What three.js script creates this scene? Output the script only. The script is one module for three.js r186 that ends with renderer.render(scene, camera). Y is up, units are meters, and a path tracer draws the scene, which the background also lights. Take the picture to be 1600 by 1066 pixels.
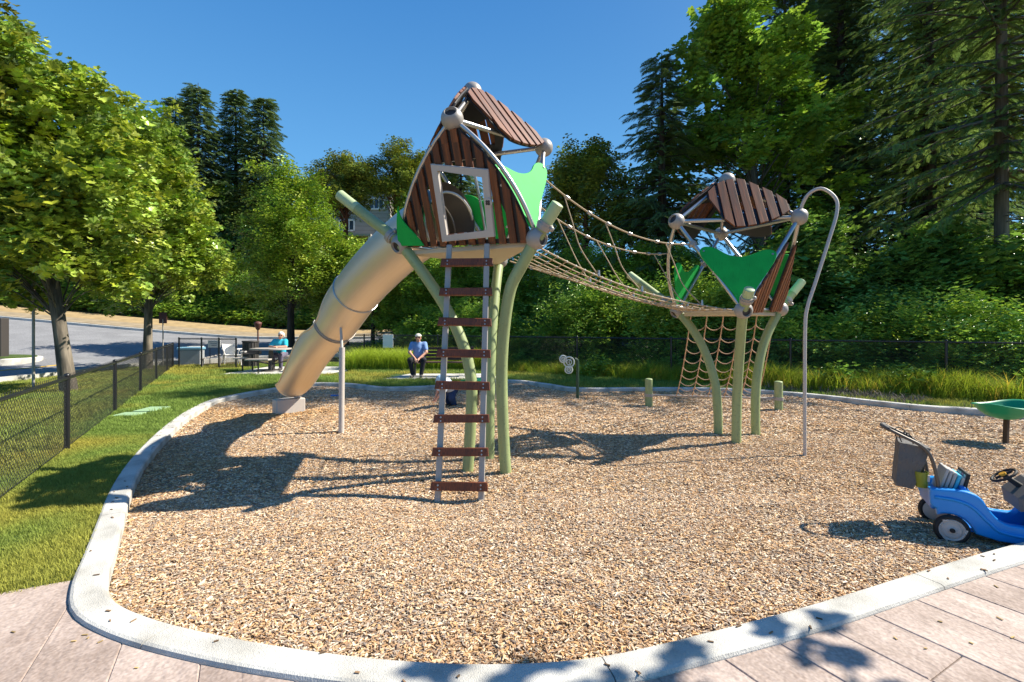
import * as THREE from 'three';
import { mergeGeometries } from 'three/addons/utils/BufferGeometryUtils.js';
import { RoundedBoxGeometry } from 'three/addons/geometries/RoundedBoxGeometry.js';
import { MarchingCubes } from 'three/addons/objects/MarchingCubes.js';

// ---------- camera, sky, sun, exposure ----------
const scene = new THREE.Scene();
const camera = new THREE.PerspectiveCamera(70.08, 1600 / 1066, 0.05, 900);
camera.position.set(0, 1.6, 0);
camera.lookAt(0, 1.6, -10);
camera.setViewOffset(1600, 1066, 0, 21, 1600, 1066);          // slight lens shift, verticals stay upright
const renderer = new THREE.WebGLRenderer({ antialias: true });
renderer.toneMapping = THREE.LinearToneMapping;
renderer.toneMappingExposure = 2.35;
renderer.shadowMap.enabled = true;
const SUN = new THREE.Vector3(0.97, 1.0, -0.2).normalize();
{
  const W = 512, H = 256, data = new Float32Array(W * H * 4);
  const d = new THREE.Vector3(), c = new THREE.Color();
  for (let j = 0; j < H; j++) for (let i = 0; i < W; i++) {
    const el = ((j + 0.5) / H - 0.5) * Math.PI, az = ((i + 0.5) / W - 0.5) * 2 * Math.PI;
    d.set(Math.cos(el) * Math.cos(az), Math.sin(el), Math.cos(el) * Math.sin(az));
    const s = Math.max(0, Math.sin(el)), k = Math.pow(1 - s, 2.1);
    let r = 0.009 + 0.115 * k, g = 0.070 + 0.25 * k, b = 0.225 + 0.30 * k;
    const a = Math.max(0, d.dot(SUN)), m = 0.10 * Math.pow(a, 6) + 0.35 * Math.pow(a, 60);
    r += m; g += m * 0.97; b += m * 0.92;
    if (el < 0) { r = 0.12; g = 0.13; b = 0.10; }
    const o = (j * W + i) * 4; data[o] = r; data[o + 1] = g; data[o + 2] = b; data[o + 3] = 1;
  }
  const sky = new THREE.DataTexture(data, W, H, THREE.RGBAFormat, THREE.FloatType);
  sky.mapping = THREE.EquirectangularReflectionMapping; sky.magFilter = THREE.LinearFilter; sky.needsUpdate = true;
  scene.background = sky; scene.environment = sky;
}
const sun = new THREE.DirectionalLight(new THREE.Color(1.0, 0.93, 0.80), 4.2);
sun.position.copy(SUN).multiplyScalar(60); sun.castShadow = true;
Object.assign(sun.shadow.camera, { left: -40, right: 40, top: 40, bottom: -40, near: 1, far: 160 });
sun.shadow.mapSize.set(4096, 4096);
scene.add(sun, sun.target);

// ---------- helpers ----------
function rng(seed) { let a = seed >>> 0; return () => { a = (a + 0x6D2B79F5) | 0; let t = Math.imul(a ^ (a >>> 15), 1 | a); t = (t + Math.imul(t ^ (t >>> 7), 61 | t)) ^ t; return ((t ^ (t >>> 14)) >>> 0) / 4294967296; }; }
const V = (x, y, z) => new THREE.Vector3(x, y, z);
const lerp = (a, b, t) => a + (b - a) * t;
const vl = (a, b, t) => a.clone().lerp(b, t);
const clamp = (x, a = 0, b = 1) => Math.min(b, Math.max(a, x));
const smooth = (a, b, x) => { const t = clamp((x - a) / (b - a)); return t * t * (3 - 2 * t); };
const srgb = (r, g, b) => new THREE.Color().setRGB(r / 255, g / 255, b / 255, THREE.SRGBColorSpace);
const hash = (x, y, s = 0) => { let h = Math.imul(x | 0, 374761393) + Math.imul(y | 0, 668265263) + Math.imul(s | 0, 974634533); h = Math.imul(h ^ (h >>> 13), 1274126177); return ((h ^ (h >>> 16)) >>> 0) / 4294967296; };
function vnoise(x, y, per = 0, s = 0) {
  const xi = Math.floor(x), yi = Math.floor(y), fx = x - xi, fy = y - yi, w = (v) => per ? ((v % per) + per) % per : v;
  const u = fx * fx * (3 - 2 * fx), v = fy * fy * (3 - 2 * fy);
  return lerp(lerp(hash(w(xi), w(yi), s), hash(w(xi + 1), w(yi), s), u), lerp(hash(w(xi), w(yi + 1), s), hash(w(xi + 1), w(yi + 1), s), u), v);
}
const fbm = (x, y, o = 4, per = 0, s = 0) => { let a = 0, k = 0.5, n = 0; for (let i = 0; i < o; i++) { a += k * vnoise(x, y, per, s + i); n += k; x *= 2; y *= 2; per *= 2; k *= 0.5; } return a / n; };
function tex(size, fn, color = true, rep = 1) {             // fn(u, v) -> [r, g, b] 0..1 ; tiles
  const d = new Uint8Array(size * size * 4);
  for (let j = 0; j < size; j++) for (let i = 0; i < size; i++) { const c = fn(i / size, j / size), o = (j * size + i) * 4; for (let k = 0; k < 3; k++) d[o + k] = clamp(c.length ? c[k] : c) * 255; d[o + 3] = 255; }
  const t = new THREE.DataTexture(d, size, size, THREE.RGBAFormat);
  t.wrapS = t.wrapT = THREE.RepeatWrapping; t.magFilter = THREE.LinearFilter; t.minFilter = THREE.LinearMipmapLinearFilter; t.generateMipmaps = true;
  if (color) t.colorSpace = THREE.SRGBColorSpace; t.repeat.set(rep, rep); t.needsUpdate = true; return t;
}
const std = (o) => new THREE.MeshStandardMaterial(Object.assign({ side: THREE.DoubleSide }, o));
const taken = new Map();
function numbered(n) { const k = taken.get(n) || 0; taken.set(n, k + 1); return k ? n + '_' + String(k).padStart(3, '0') : n; }
function sh(o) { o.castShadow = o.receiveShadow = true; return o; }
function flat(g) { let h = g.index ? g.toNonIndexed() : g; for (const k of Object.keys(h.attributes)) if (!['position', 'normal', 'uv'].includes(k)) h.deleteAttribute(k); if (!h.attributes.normal) h.computeVertexNormals(); if (!h.attributes.uv) h.setAttribute('uv', new THREE.BufferAttribute(new Float32Array(h.attributes.position.count * 2), 2)); h.morphAttributes = {}; return h; }
const merge = (a) => { a = a.filter(Boolean); return a.length === 1 ? a[0] : mergeGeometries(a.map(flat), false); };
function part(name, geo, mat, parent) { const m = sh(new THREE.Mesh(Array.isArray(geo) ? merge(geo) : geo, mat)); m.name = name; if (parent) parent.add(m); return m; }
function tag(o, label, category, group, kind) { o.userData.label = label; if (category) o.userData.category = category; if (group) o.userData.group = group; if (kind) o.userData.kind = kind; return o; }
function thing(name, label, category, pos = [0, 0, 0], turn = 0, group) { const o = new THREE.Group(); o.name = numbered(name); o.position.set(...pos); o.rotation.y = turn; scene.add(o); return tag(o, label, category, group); }
function struct(name, geo, mat) { const m = part(numbered(name), geo, mat); m.userData.kind = 'structure'; scene.add(m); return m; }
function cyl(a, b, r0, r1 = r0, n = 12, open = false) { const L = a.distanceTo(b), g = new THREE.CylinderGeometry(r1, r0, L, n, 1, open); g.translate(0, L / 2, 0); g.applyQuaternion(new THREE.Quaternion().setFromUnitVectors(V(0, 1, 0), b.clone().sub(a).normalize())); g.translate(a.x, a.y, a.z); return g; }
const curve = (pts, t = 0.5) => new THREE.CatmullRomCurve3(pts, false, 'catmullrom', t);
const tube = (pts, r, n = 24, m = 8, t = 0.5) => new THREE.TubeGeometry(curve(pts, t), n, r, m, false);
function taper(pts, radii, n = 20, m = 8) {                    // tube whose radius follows radii along its length
  const c = curve(pts), g = new THREE.TubeGeometry(c, n, 1, m, false), p = g.attributes.position, q = V(0, 0, 0);
  for (let i = 0; i <= n; i++) { const t = i / n; c.getPointAt(t, q); const f = t * (radii.length - 1), k = Math.min(radii.length - 2, Math.floor(f)), r = lerp(radii[k], radii[k + 1], f - k);
    for (let j = 0; j <= m; j++) { const o = i * (m + 1) + j; p.setXYZ(o, q.x + (p.getX(o) - q.x) * r, q.y + (p.getY(o) - q.y) * r, q.z + (p.getZ(o) - q.z) * r); } }
  return g;
}
function box(w, h, d, x = 0, y = 0, z = 0, r = 0) { const g = r ? new RoundedBoxGeometry(w, h, d, 2, r) : new THREE.BoxGeometry(w, h, d); g.translate(x, y, z); return g; }
function frame3(o, u, v) {                                    // matrix from local (u, v, n) to the world
  const U = u.clone().normalize(), W = v.clone().addScaledVector(U, -v.dot(U)).normalize(), N = U.clone().cross(W);
  return new THREE.Matrix4().makeBasis(U, W, N).setPosition(o);
}
function plate(pts, th, M, bevel = 0.004, holes = [], segs = 6) { // extruded outline in a local frame, centred on its plane
  const s = pts instanceof THREE.Shape ? pts : new THREE.Shape(pts.map((p) => new THREE.Vector2(p[0], p[1])));
  for (const h of holes) s.holes.push(h instanceof THREE.Path ? h : new THREE.Path(h.map((p) => new THREE.Vector2(p[0], p[1]))));
  const g = new THREE.ExtrudeGeometry(s, { depth: th - 2 * bevel, bevelEnabled: bevel > 0, bevelThickness: bevel, bevelSize: bevel, bevelOffset: -bevel, bevelSegments: 1, curveSegments: segs });
  g.translate(0, 0, -th / 2 + bevel); if (M) { g.applyMatrix4(M); if (M.determinant() < 0) flipWinding(g); } return g;
}
function flipWinding(g) { const P = g.attributes.position; for (const k of ['position', 'normal', 'uv']) { const a = g.attributes[k], n = a.itemSize, A = a.array; for (let i = 0; i < P.count; i += 3) for (let c = 0; c < n; c++) { const x = (i + 1) * n + c, y = (i + 2) * n + c, q = A[x]; A[x] = A[y]; A[y] = q; } } }
const tr = (g, x, y, z, ry = 0, rx = 0, rz = 0) => { if (rz) g.rotateZ(rz); if (rx) g.rotateX(rx); if (ry) g.rotateY(ry); g.translate(x, y, z); return g; };
const uvScale = (g, k) => { const u = g.attributes.uv; for (let i = 0; i < u.count; i++) u.setXY(i, u.getX(i) * k, u.getY(i) * k); return g; };
function planarUV(g) { const p = g.attributes.position, a = new Float32Array(p.count * 2); for (let i = 0; i < p.count; i++) { a[2 * i] = p.getX(i); a[2 * i + 1] = p.getZ(i); } g.setAttribute('uv', new THREE.BufferAttribute(a, 2)); return g; }

// ---------- layout of the ground ----------
// kerb centre line round the play bed, metres (x, z)
const kerbPts = [[0.42, -2.13], [1.02, -2.32], [1.68, -2.56], [2.42, -2.86], [3.36, -3.23], [4.6, -3.66], [6.2, -4.15], [8.0, -4.7], [9.6, -5.4], [10.3, -6.4], [10.0, -7.6], [8.95, -8.5], [8.55, -8.95], [7.95, -9.25], [7.45, -9.85], [6.9, -10.7], [6.2, -11.45], [5.75, -11.75], [4.6, -12.05], [2.95, -12.05], [1.5, -12.1], [1.0, -12.8], [0.0, -13.85], [-0.9, -13.6], [-2.0, -12.5], [-3.2, -12.2], [-4.0, -12.75], [-4.55, -13.05], [-5.45, -13.1], [-5.75, -12.25], [-6.1, -11.05], [-6.15, -10.1], [-5.85, -9.0], [-5.35, -7.75], [-4.65, -6.3], [-4.05, -5.2], [-3.55, -4.4], [-3.1, -3.75], [-2.72, -3.2], [-2.5, -2.88], [-2.26, -2.62], [-1.92, -2.44], [-1.5, -2.3], [-1.05, -2.19], [-0.5, -2.1], [0.0, -2.08]];
const kerbCurve = new THREE.CatmullRomCurve3(kerbPts.map(([x, z]) => V(x, 0, z)), true, 'centripetal');
const KN = 420, kerbC = kerbCurve.getSpacedPoints(KN).slice(0, KN);
const kerbT = kerbC.map((p, i) => kerbC[(i + 1) % KN].clone().sub(kerbC[(i + KN - 1) % KN]).normalize());
const offsetK = (i, d) => { const t = kerbT[i % KN], p = kerbC[i % KN]; return [p.x + t.z * d * -1, p.z + t.x * d]; };   // d > 0: outwards (checked below)
const inPoly = (poly, x, z) => { let c = false; for (let i = 0, j = poly.length - 1; i < poly.length; j = i++) { const [xi, zi] = poly[i], [xj, zj] = poly[j]; if ((zi > z) !== (zj > z) && x < (xj - xi) * (z - zi) / (zj - zi) + xi) c = !c; } return c; };
const bedC = kerbC.map((p) => [p.x, p.z]);
const outS = inPoly(bedC, ...offsetK(10, 0.3)) ? -1 : 1;
const KW = 0.085, KTOP = 0.115;
const bedIn = kerbC.map((_, i) => offsetK(i, -outS * KW)), bedOut = kerbC.map((_, i) => offsetK(i, outS * KW));
const bedIn4 = bedIn.filter((_, i) => i % 4 === 0), bedOut4 = bedOut.filter((_, i) => i % 4 === 0), inBed = (x, z) => inPoly(bedIn4, x, z);
// left fence line
const FL = (k) => [-5.49 - 1.557 * k, -6 - 2.63 * k];
const leftOf = (x, z) => (x + 5.49) * -0.86 + (z + 6) * 0.509;
// right fence line
const FR = (k) => [7.1 - 2.5 * k, -12.4 - 1.65 * k];
const behindR = (x, z) => (x - 7.1) * 0.55 - (z + 12.4) * 0.835;
const sp = (x) => x > 0 ? x * x / (x + 2) : 0;
function H(x, z) {                                              // height of the terrain outside the lawn
  const D = -z; let y = 0.07;
  const road = 0.082 * sp(D - 18) + 0.085 * sp(-x - 15) * smooth(12, 28, D);
  const wl = smooth(0.3, 3.5, leftOf(x, z)), wb = smooth(20.5, 23.5, D) * smooth(2, -6, x);
  y = lerp(y, road - 0.03, Math.max(wl, wb));
  const side = lerp(0.55, 0.16, smooth(-9, 9, x));
  const start = lerp(36, 24, smooth(-6, 4, x));
  y += side * 28 * (1 - Math.exp(-Math.max(0, D - start) / 28)) * smooth(0, 5, D - start);
  y += 0.10 * (fbm(x * 0.4, z * 0.4, 3) - 0.5) * Math.max(smooth(0.5, 3, behindR(x, z)), smooth(36, 42, D));
  return y;
}
const LAWN = 0.085;

// ---------- ground materials ----------
const chipTex = tex(512, (u, v) => { const n = fbm(u * 64, v * 64, 2, 64, 3), m = vnoise(u * 128, v * 40, 0, 5) , k = fbm(u * 6, v * 6, 3, 6, 9); const t = clamp(n * 1.25 - 0.1); return [lerp(0.54, 0.78, t) + 0.05 * k, lerp(0.46, 0.68, t) + 0.04 * k, lerp(0.34, 0.54, t) + 0.04 * (m - 0.5)]; });
const M = {};
M.chipBase = std({ map: chipTex, roughness: 0.95, bumpMap: tex(512, (u, v) => fbm(u * 90, v * 90, 2, 90, 11), false), bumpScale: 0.02 });
const lawnTex = tex(1024, (u, v) => { const p = fbm(u * 7, v * 7, 4, 7, 21), f = fbm(u * 180, v * 180, 2, 180, 4), t = clamp(0.25 + (p - 0.5) * 1.5 + (f - 0.5) * 0.8); return [lerp(0.19, 0.40, t), lerp(0.29, 0.45, t), lerp(0.08, 0.15, t)]; });
lawnTex.repeat.set(0.2, 0.2);
M.lawn = std({ map: lawnTex, roughness: 1, bumpMap: tex(256, (u, v) => fbm(u * 80, v * 80, 2, 80, 2), false, 1), bumpScale: 0.02 });
const earthTex = tex(512, (u, v) => { const p = fbm(u * 8, v * 8, 5, 8, 31), f = fbm(u * 90, v * 90, 2, 90, 6), t = clamp(0.5 + (p - 0.5) * 1.6 + (f - 0.5) * 0.5); return [lerp(0.27, 0.50, t), lerp(0.25, 0.41, t), lerp(0.13, 0.25, t)]; });
earthTex.repeat.set(0.15, 0.15);
M.earth = std({ map: earthTex, roughness: 1, bumpMap: tex(256, (u, v) => fbm(u * 40, v * 40, 3, 40, 2), false, 0.8), bumpScale: 0.05 });
const concTex = tex(512, (u, v) => { const p = fbm(u * 5, v * 5, 4, 5, 41), f = fbm(u * 150, v * 150, 2, 150, 8), sp_ = vnoise(u * 60, v * 60, 60, 77) > 0.93 ? -0.07 : 0, t = 0.73 + (p - 0.5) * 0.3 + (f - 0.5) * 0.05 + sp_ * 0.5; return [t + 0.01, t, t - 0.03]; });
M.conc = std({ map: concTex, roughness: 0.9, bumpMap: tex(256, (u, v) => fbm(u * 100, v * 100, 2, 100, 12), false, 3), bumpScale: 0.003 });
M.asphalt = std({ map: tex(512, (u, v) => { const p = fbm(u * 4, v * 4, 4, 4, 51), f = fbm(u * 200, v * 200, 1, 200, 8), t = 0.50 + (p - 0.5) * 0.12 + (f - 0.5) * 0.14; return [t, t, t + 0.005]; }, true, 0.25), roughness: 0.92 });

// ---------- terrain ----------
{
  const xs = [], zs = [];
  for (let x = -170; x < -45; x += 9) xs.push(x); for (let x = -45; x < 32; x += 0.8) xs.push(x); for (let x = 32; x <= 190; x += 9) xs.push(x);
  for (let z = 70; z > 8; z -= 8) zs.push(z); for (let z = 8; z > -64; z -= 0.8) zs.push(z); for (let z = -64; z >= -260; z -= 9) zs.push(z);
  const core = (x, z) => leftOf(x, z) < -0.6 && behindR(x, z) < -0.6 && z > -20 ;
  const pos = [], uv = [], idx = [];
  for (const z of zs) for (const x of xs) { const y = core(x, z) ? -0.45 : H(x, z); pos.push(x, y, z); uv.push(x, z); }
  const n = xs.length;
  for (let j = 0; j < zs.length - 1; j++) for (let i = 0; i < n - 1; i++) { const a = j * n + i; idx.push(a, a + 1, a + n, a + 1, a + n + 1, a + n); }
  const g = new THREE.BufferGeometry(); g.setAttribute('position', new THREE.Float32BufferAttribute(pos, 3)); g.setAttribute('uv', new THREE.Float32BufferAttribute(uv, 2)); g.setIndex(idx); g.computeVertexNormals();
  struct('ground', g, M.earth);
}
function sheet(outline, holes, y, mat, name) {
  const s = new THREE.Shape(outline.map(([x, z]) => new THREE.Vector2(x, -z)));
  for (const h of holes) s.holes.push(new THREE.Path(h.map(([x, z]) => new THREE.Vector2(x, -z))));
  const g = new THREE.ShapeGeometry(s); g.rotateX(-Math.PI / 2); g.translate(0, y, 0); planarUV(g); return struct(name, g, mat);
}
// pavement edge runs from the kerb's left corner out to the left
const paveEdge = [[-2.57, -2.93], [-3.0, -2.72], [-3.6, -2.5], [-4.4, -2.3], [-6, -2.1], [-9, -2.0]];
{ // lawn: everything inside the fences except bed and pavement
  const out = [[-9, -2.0], ...[0, 1, 2, 3, 4, 4.8].map((k) => { const p = FL(k); return [p[0] - 0.25, p[1]]; }), [-13.0, -19.2], [-9, -20.5], [-5.6, -21.0], ...[5, 4, 3, 2, 1, 0, -1, -2, -3].map((k) => { const p = FR(k); return [p[0] + 0.1, p[1] - 0.35]; }), [16, -6], [14, -4.9], [9.8, -5.2]];
  const hole = bedOut, near = [];                                // walk the kerb's outside from the right corner over the back to the left corner
  let iR = 0, iL = 0, dR = 1e9, dL = 1e9; bedOut.forEach(([x, z], i) => { const a = Math.hypot(x - 9.8, z + 5.3), b = Math.hypot(x + 2.57, z + 2.93); if (a < dR) { dR = a; iR = i; } if (b < dL) { dL = b; iL = i; } });
  for (let i = iR; i !== iL; i = (i + 1) % KN) near.push(bedC[i]);
  near.push(bedC[iL]);
  const outline = [...out, ...near, ...paveEdge.slice(0, -1)];
  sheet(outline, [], LAWN, M.lawn, 'lawn');
  M.lawnOutline = outline;
}
const dip = (x, z, cx, cz, r, d) => -d * Math.exp(-((x - cx) ** 2 + (z - cz) ** 2) / (r * r));
const bedH = (x, z) => (0.05 * (fbm(x * 0.8 + 3, z * 0.8, 3, 0, 71) - 0.5) + 0.03 * (fbm(x * 3, z * 3, 2, 0, 72) - 0.5)) * smooth(0.2, 1.2, Math.hypot(x - 3.4, z + 3.7)) + dip(x, z, -0.5, -4.3, 0.5, 0.075) + dip(x, z, -4.6, -9.9, 0.7, 0.085) + dip(x, z, 3.66, -6.0, 0.35, 0.03) + dip(x, z, 4.0, -9.6, 0.8, 0.03);
{ // play bed: gently scuffed ground under the chips
  const g = new THREE.PlaneGeometry(17.6, 13, 176, 130); g.rotateX(-Math.PI / 2); g.translate(2.2, 0, -7.9); const p = g.attributes.position;
  for (let i = 0; i < p.count; i++) { const x = p.getX(i), z = p.getZ(i); p.setY(i, inPoly(bedOut4, x, z) ? bedH(x, z) : -0.2); } g.computeVertexNormals(); planarUV(g); struct('play_bed_ground', g, M.chipBase);
}
sheet([[-14, 3.5], [14, 3.5], [14, -4.8], [9.8, -5.3], ...(() => { const a = []; let iR = 0, iL = 0, dR = 1e9, dL = 1e9; bedC.forEach(([x, z], i) => { const p = Math.hypot(x - 9.6, z + 5.35), q = Math.hypot(x + 2.55, z + 2.93); if (p < dR) { dR = p; iR = i; } if (q < dL) { dL = q; iL = i; } }); for (let i = iR; i !== iL; i = (i + KN - 1) % KN) a.push(bedC[i]); a.push(bedC[iL]); return a; })(), ...paveEdge, [-14, -1.9]], [], 0.078, std({ color: srgb(120, 106, 96), roughness: 1 }), 'pavement_bed');
{ // concrete kerb: segments between control joints, each a part
  const kerb = new THREE.Group(); kerb.name = 'kerb'; kerb.userData.kind = 'structure'; scene.add(kerb);
  const seg = 20, prof = [[-KW, -0.12], [-KW, KTOP - 0.018], [-KW + 0.014, KTOP - 0.003], [-KW + 0.03, KTOP], [KW - 0.02, KTOP], [KW - 0.006, KTOP - 0.006], [KW, KTOP - 0.02], [KW, -0.12]];
  for (let s = 0; s < KN; s += seg) {
    const pos = [], uv = [], idx = [], n = prof.length;
    for (let i = 0; i <= seg; i++) {
      const k = s + i, e = (i === 0 ? 0.06 : i === seg ? -0.06 : 0);
      const a = kerbC[k % KN], t = kerbT[k % KN];
      for (const [d, y] of prof) { const q = offsetK(k, outS * d); pos.push(q[0] + t.x * e * 0.05, y, q[1] + t.z * e * 0.05); uv.push(k * 0.1, d + y); }
    }
    for (let i = 0; i < seg; i++) for (let j = 0; j < n - 1; j++) { const a = i * n + j; idx.push(a, a + n, a + 1, a + 1, a + n, a + n + 1); }
    for (const b of [0, seg * n]) for (let j = 1; j < n - 1; j++) idx.push(b, b + j, b + j + 1);
    const g0 = new THREE.BufferGeometry(); g0.setAttribute('position', new THREE.Float32BufferAttribute(pos, 3)); g0.setAttribute('uv', new THREE.Float32BufferAttribute(uv, 2)); g0.setIndex(idx);
    const g = g0.toNonIndexed(); g.computeVertexNormals(); part('kerb_segment', g, M.conc, kerb);
  }
}
{ // stamped plank pavement
  const pave = new THREE.Group(); pave.name = 'pavement'; pave.userData.kind = 'structure'; scene.add(pave);
  const u = new THREE.Vector2(0.485, 0.875).normalize(), p = new THREE.Vector2(u.y, -u.x);    // along the plank (towards the viewer), across
  const R = rng(5), mats = [];
  for (let k = 0; k < 5; k++) mats.push(std({ map: tex(256, (a, b) => { const g = fbm(a * 6, b * 16, 4, 0, 60 + k), q = fbm(a * 3, b * 3, 4, 3, 80 + k), f = fbm(a * 110, b * 110, 2, 110, 5), t = 0.575 + (g - 0.5) * 0.10 + (q - 0.5) * 0.22 + (f - 0.5) * 0.16 + k * 0.004; return [t + 0.045, t - 0.02, t - 0.06]; }, true, 0.9), roughness: 0.85, bumpMap: tex(256, (a, b) => 0.6 * fbm(a * 7, b * 36, 3, 0, 90 + k) + 0.4 * fbm(a * 80, b * 80, 2, 80, 7), false, 0.9), bumpScale: 0.007 }));
  const world = (a, b) => [u.x * a + p.x * b, u.y * a + p.y * b];
  const outside = (a, b) => { const [x, z] = world(a, b); if (inPoly(bedC, x, z)) return false; return true; };
  const edgeZ = (x) => { for (let i = 0; i < paveEdge.length - 1; i++) { const [x0, z0] = paveEdge[i], [x1, z1] = paveEdge[i + 1]; if (x <= x0 && x >= x1) return lerp(z0, z1, (x - x0) / (x1 - x0)); } return null; };
  const reach = (b) => { for (let a = 1.2; a > -7; a -= 0.02) { const [x, z] = world(a, b); if (inPoly(bedC, x, z)) return a; const e = edgeZ(x); if (e !== null && z < e) return a; if (x > 9.5 && z < -5.1) return a; } return -7; };
  const W = 0.345, top = 0.088; let b = -3.3, row = 0;
  while (b < 7.6) {
    const w = W * (0.92 + 0.16 * R()), b0 = b + 0.0015, b1 = b + w - 0.0015, e0 = reach(b0) , e1 = reach(b1);
    let a = 1.2 - R() * 1.4, far = Math.min(e0, e1); const rowJit = R();
    while (a > far) {
      const L = 1.5 + 1.1 * R(); let a2 = a - L; const last = a2 < Math.max(e0, e1) + 0.12;
      const q = [[a - 0.004, b0], [a - 0.004, b1], last ? [Math.min(a - 0.02, e1), b1] : [a2 + 0.004, b1], last ? [Math.min(a - 0.02, e0), b0] : [a2 + 0.004, b0]];
      const s = new THREE.Shape(q.map(([aa, bb]) => { const [x, z] = world(aa, bb); return new THREE.Vector2(x, -z); }));
      const g = new THREE.ExtrudeGeometry(s, { depth: 0.05, bevelEnabled: true, bevelThickness: 0.006, bevelSize: 0.007, bevelOffset: -0.005, bevelSegments: 1 });
      g.rotateX(-Math.PI / 2); g.translate(0, top - 0.055 + (R() - 0.5) * 0.0015, 0);
      const P = g.attributes.position, U = g.attributes.uv, o = R() * 9; for (let i = 0; i < P.count; i++) { const x = P.getX(i), z = P.getZ(i); U.setXY(i, x * u.x + z * u.y + o, x * p.x + z * p.y); }
      part('plank', g, mats[Math.floor(R() * 5)], pave);
      a = a2; if (last) break;
    }
    b += w; row++;
  }
}
{ // road, its kerbs and the yellow line
  const N = curve([[-19, 2], [-16, -6], [-14.9, -12], [-14.8, -16], [-14.3, -19], [-12, -21.6], [-8, -22.8], [-3, -23.8], [3, -25], [9, -27]].map(([x, z]) => V(x, 0, z)));
  const F = curve([[-75, 2], [-70, -14], [-62, -26], [-45, -30], [-32, -30.3], [-24, -30], [-17, -30], [-10, -30.4], [-3, -31.5], [6, -34]].map(([x, z]) => V(x, 0, z)));
  const n = 90, m = 26, pos = [], uv = [], idx = [];
  for (let i = 0; i <= n; i++) { const a = N.getPoint(i / n), b = F.getPoint(i / n); for (let j = 0; j <= m; j++) { const x = lerp(a.x, b.x, j / m), z = lerp(a.z, b.z, j / m); pos.push(x, H(x, z) + 0.06, z); uv.push(x, z); } }
  for (let i = 0; i < n; i++) for (let j = 0; j < m; j++) { const a = i * (m + 1) + j; idx.push(a, a + 1, a + m + 1, a + 1, a + m + 2, a + m + 1); }
  const g = new THREE.BufferGeometry(); g.setAttribute('position', new THREE.Float32BufferAttribute(pos, 3)); g.setAttribute('uv', new THREE.Float32BufferAttribute(uv, 2)); g.setIndex(idx); g.computeVertexNormals();
  struct('road', g, M.asphalt);
  const ribbon = (C, t0, t1, off, w, h0, h1, k, shift = 0) => { const P = [], U = [], I = [], prof = [[-w / 2, h0], [-w / 2, h1], [w / 2, h1], [w / 2, h0]];
    for (let i = 0; i <= k; i++) { const t = lerp(t0, t1, i / k), c = C.getPoint(t), d = C.getTangent(t); for (const [o, y] of prof) { const x = c.x - d.z * (off + o), z = c.z + d.x * (off + o); P.push(x, H(x, z) + y, z); U.push(i * 0.4, o + y); } }
    for (let i = 0; i < k; i++) for (let j = 0; j < 3; j++) { const a = i * 4 + j; I.push(a, a + 4, a + 1, a + 1, a + 4, a + 5); }
    const g = new THREE.BufferGeometry(); g.setAttribute('position', new THREE.Float32BufferAttribute(P, 3)); g.setAttribute('uv', new THREE.Float32BufferAttribute(U, 2)); g.setIndex(I); const q = g.toNonIndexed(); q.computeVertexNormals(); return q; };
  struct('road_kerb', ribbon(F, 0.1, 1, 0.0, 0.2, -0.1, 0.2, 90), M.conc);
  struct('road_kerb', ribbon(N, 0, 1, -0.02, 0.18, -0.1, 0.19, 70), M.conc);
  struct('road_marking', ribbon(N, 0.02, 0.42, -3.4, 0.14, 0.05, 0.075, 40), std({ color: srgb(205, 165, 60), roughness: 0.8 }));
  const walk = ribbon(F, 0.1, 1, -1.5, 2.0, -0.05, 0.16, 90); struct('sidewalk', walk, std({ color: srgb(196, 178, 150), roughness: 0.95, map: concTex }));
  // dry verge beyond the sidewalk
  struct('dry_verge', ribbon(F, 0.1, 1, -4.2, 3.2, -0.1, 0.12, 90), std({ color: srgb(214, 186, 138), map: concTex, roughness: 1 }));
}

// ---------- materials of the play equipment ----------
const woodTex = (k, base) => tex(256, (u, v) => { const g = fbm(u * 34, v * 2.2, 4, 0, 200 + k), f = fbm(u * 120, v * 6, 2, 0, 230 + k), t = 0.72 + (g - 0.5) * 0.55 + (f - 0.5) * 0.3; return base.map((c) => c * t); });
M.slat = [0, 1, 2].map((k) => std({ map: woodTex(k, [[0.565, 0.305, 0.135], [0.60, 0.335, 0.155], [0.53, 0.275, 0.12]][k]), roughness: 0.5, bumpMap: woodTex(k + 5, [1, 1, 1]), bumpScale: 0.0008 }));
M.rung = std({ map: woodTex(9, [0.57, 0.285, 0.125]), roughness: 0.55 });
M.black = std({ color: srgb(30, 31, 34), roughness: 0.55 });
const scuff = tex(512, (u, v) => { const p = fbm(u * 9, v * 7, 4, 0, 501), s = fbm(u * 160, v * 14, 2, 0, 503), d = vnoise(u * 220, v * 90, 0, 504) > 0.955 ? -0.12 : 0, t = 0.93 + (p - 0.5) * 0.16 + (s > 0.78 ? -0.08 : 0) + d; return [t, t, t * 0.985]; });
M.post = std({ color: srgb(160, 174, 122), roughness: 0.45, map: scuff });
M.postCap = std({ color: srgb(172, 188, 142), roughness: 0.45 });
M.ball = std({ color: srgb(160, 154, 147), roughness: 0.42, metalness: 0.15 });
M.plug = std({ color: srgb(58, 52, 50), roughness: 0.5 });
M.galv = std({ color: srgb(188, 186, 184), roughness: 0.33, metalness: 0.9 });
M.greyPaint = std({ color: srgb(164, 157, 148), roughness: 0.5, metalness: 0.1 });
M.frameGrey = std({ color: srgb(186, 178, 170), roughness: 0.5 });
M.green = new THREE.MeshPhysicalMaterial({ map: scuff, color: srgb(28, 178, 76), roughness: 0.62, specularIntensity: 0.45, side: THREE.DoubleSide });
M.greenEdge = std({ color: srgb(150, 190, 130), roughness: 0.5 });
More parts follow.
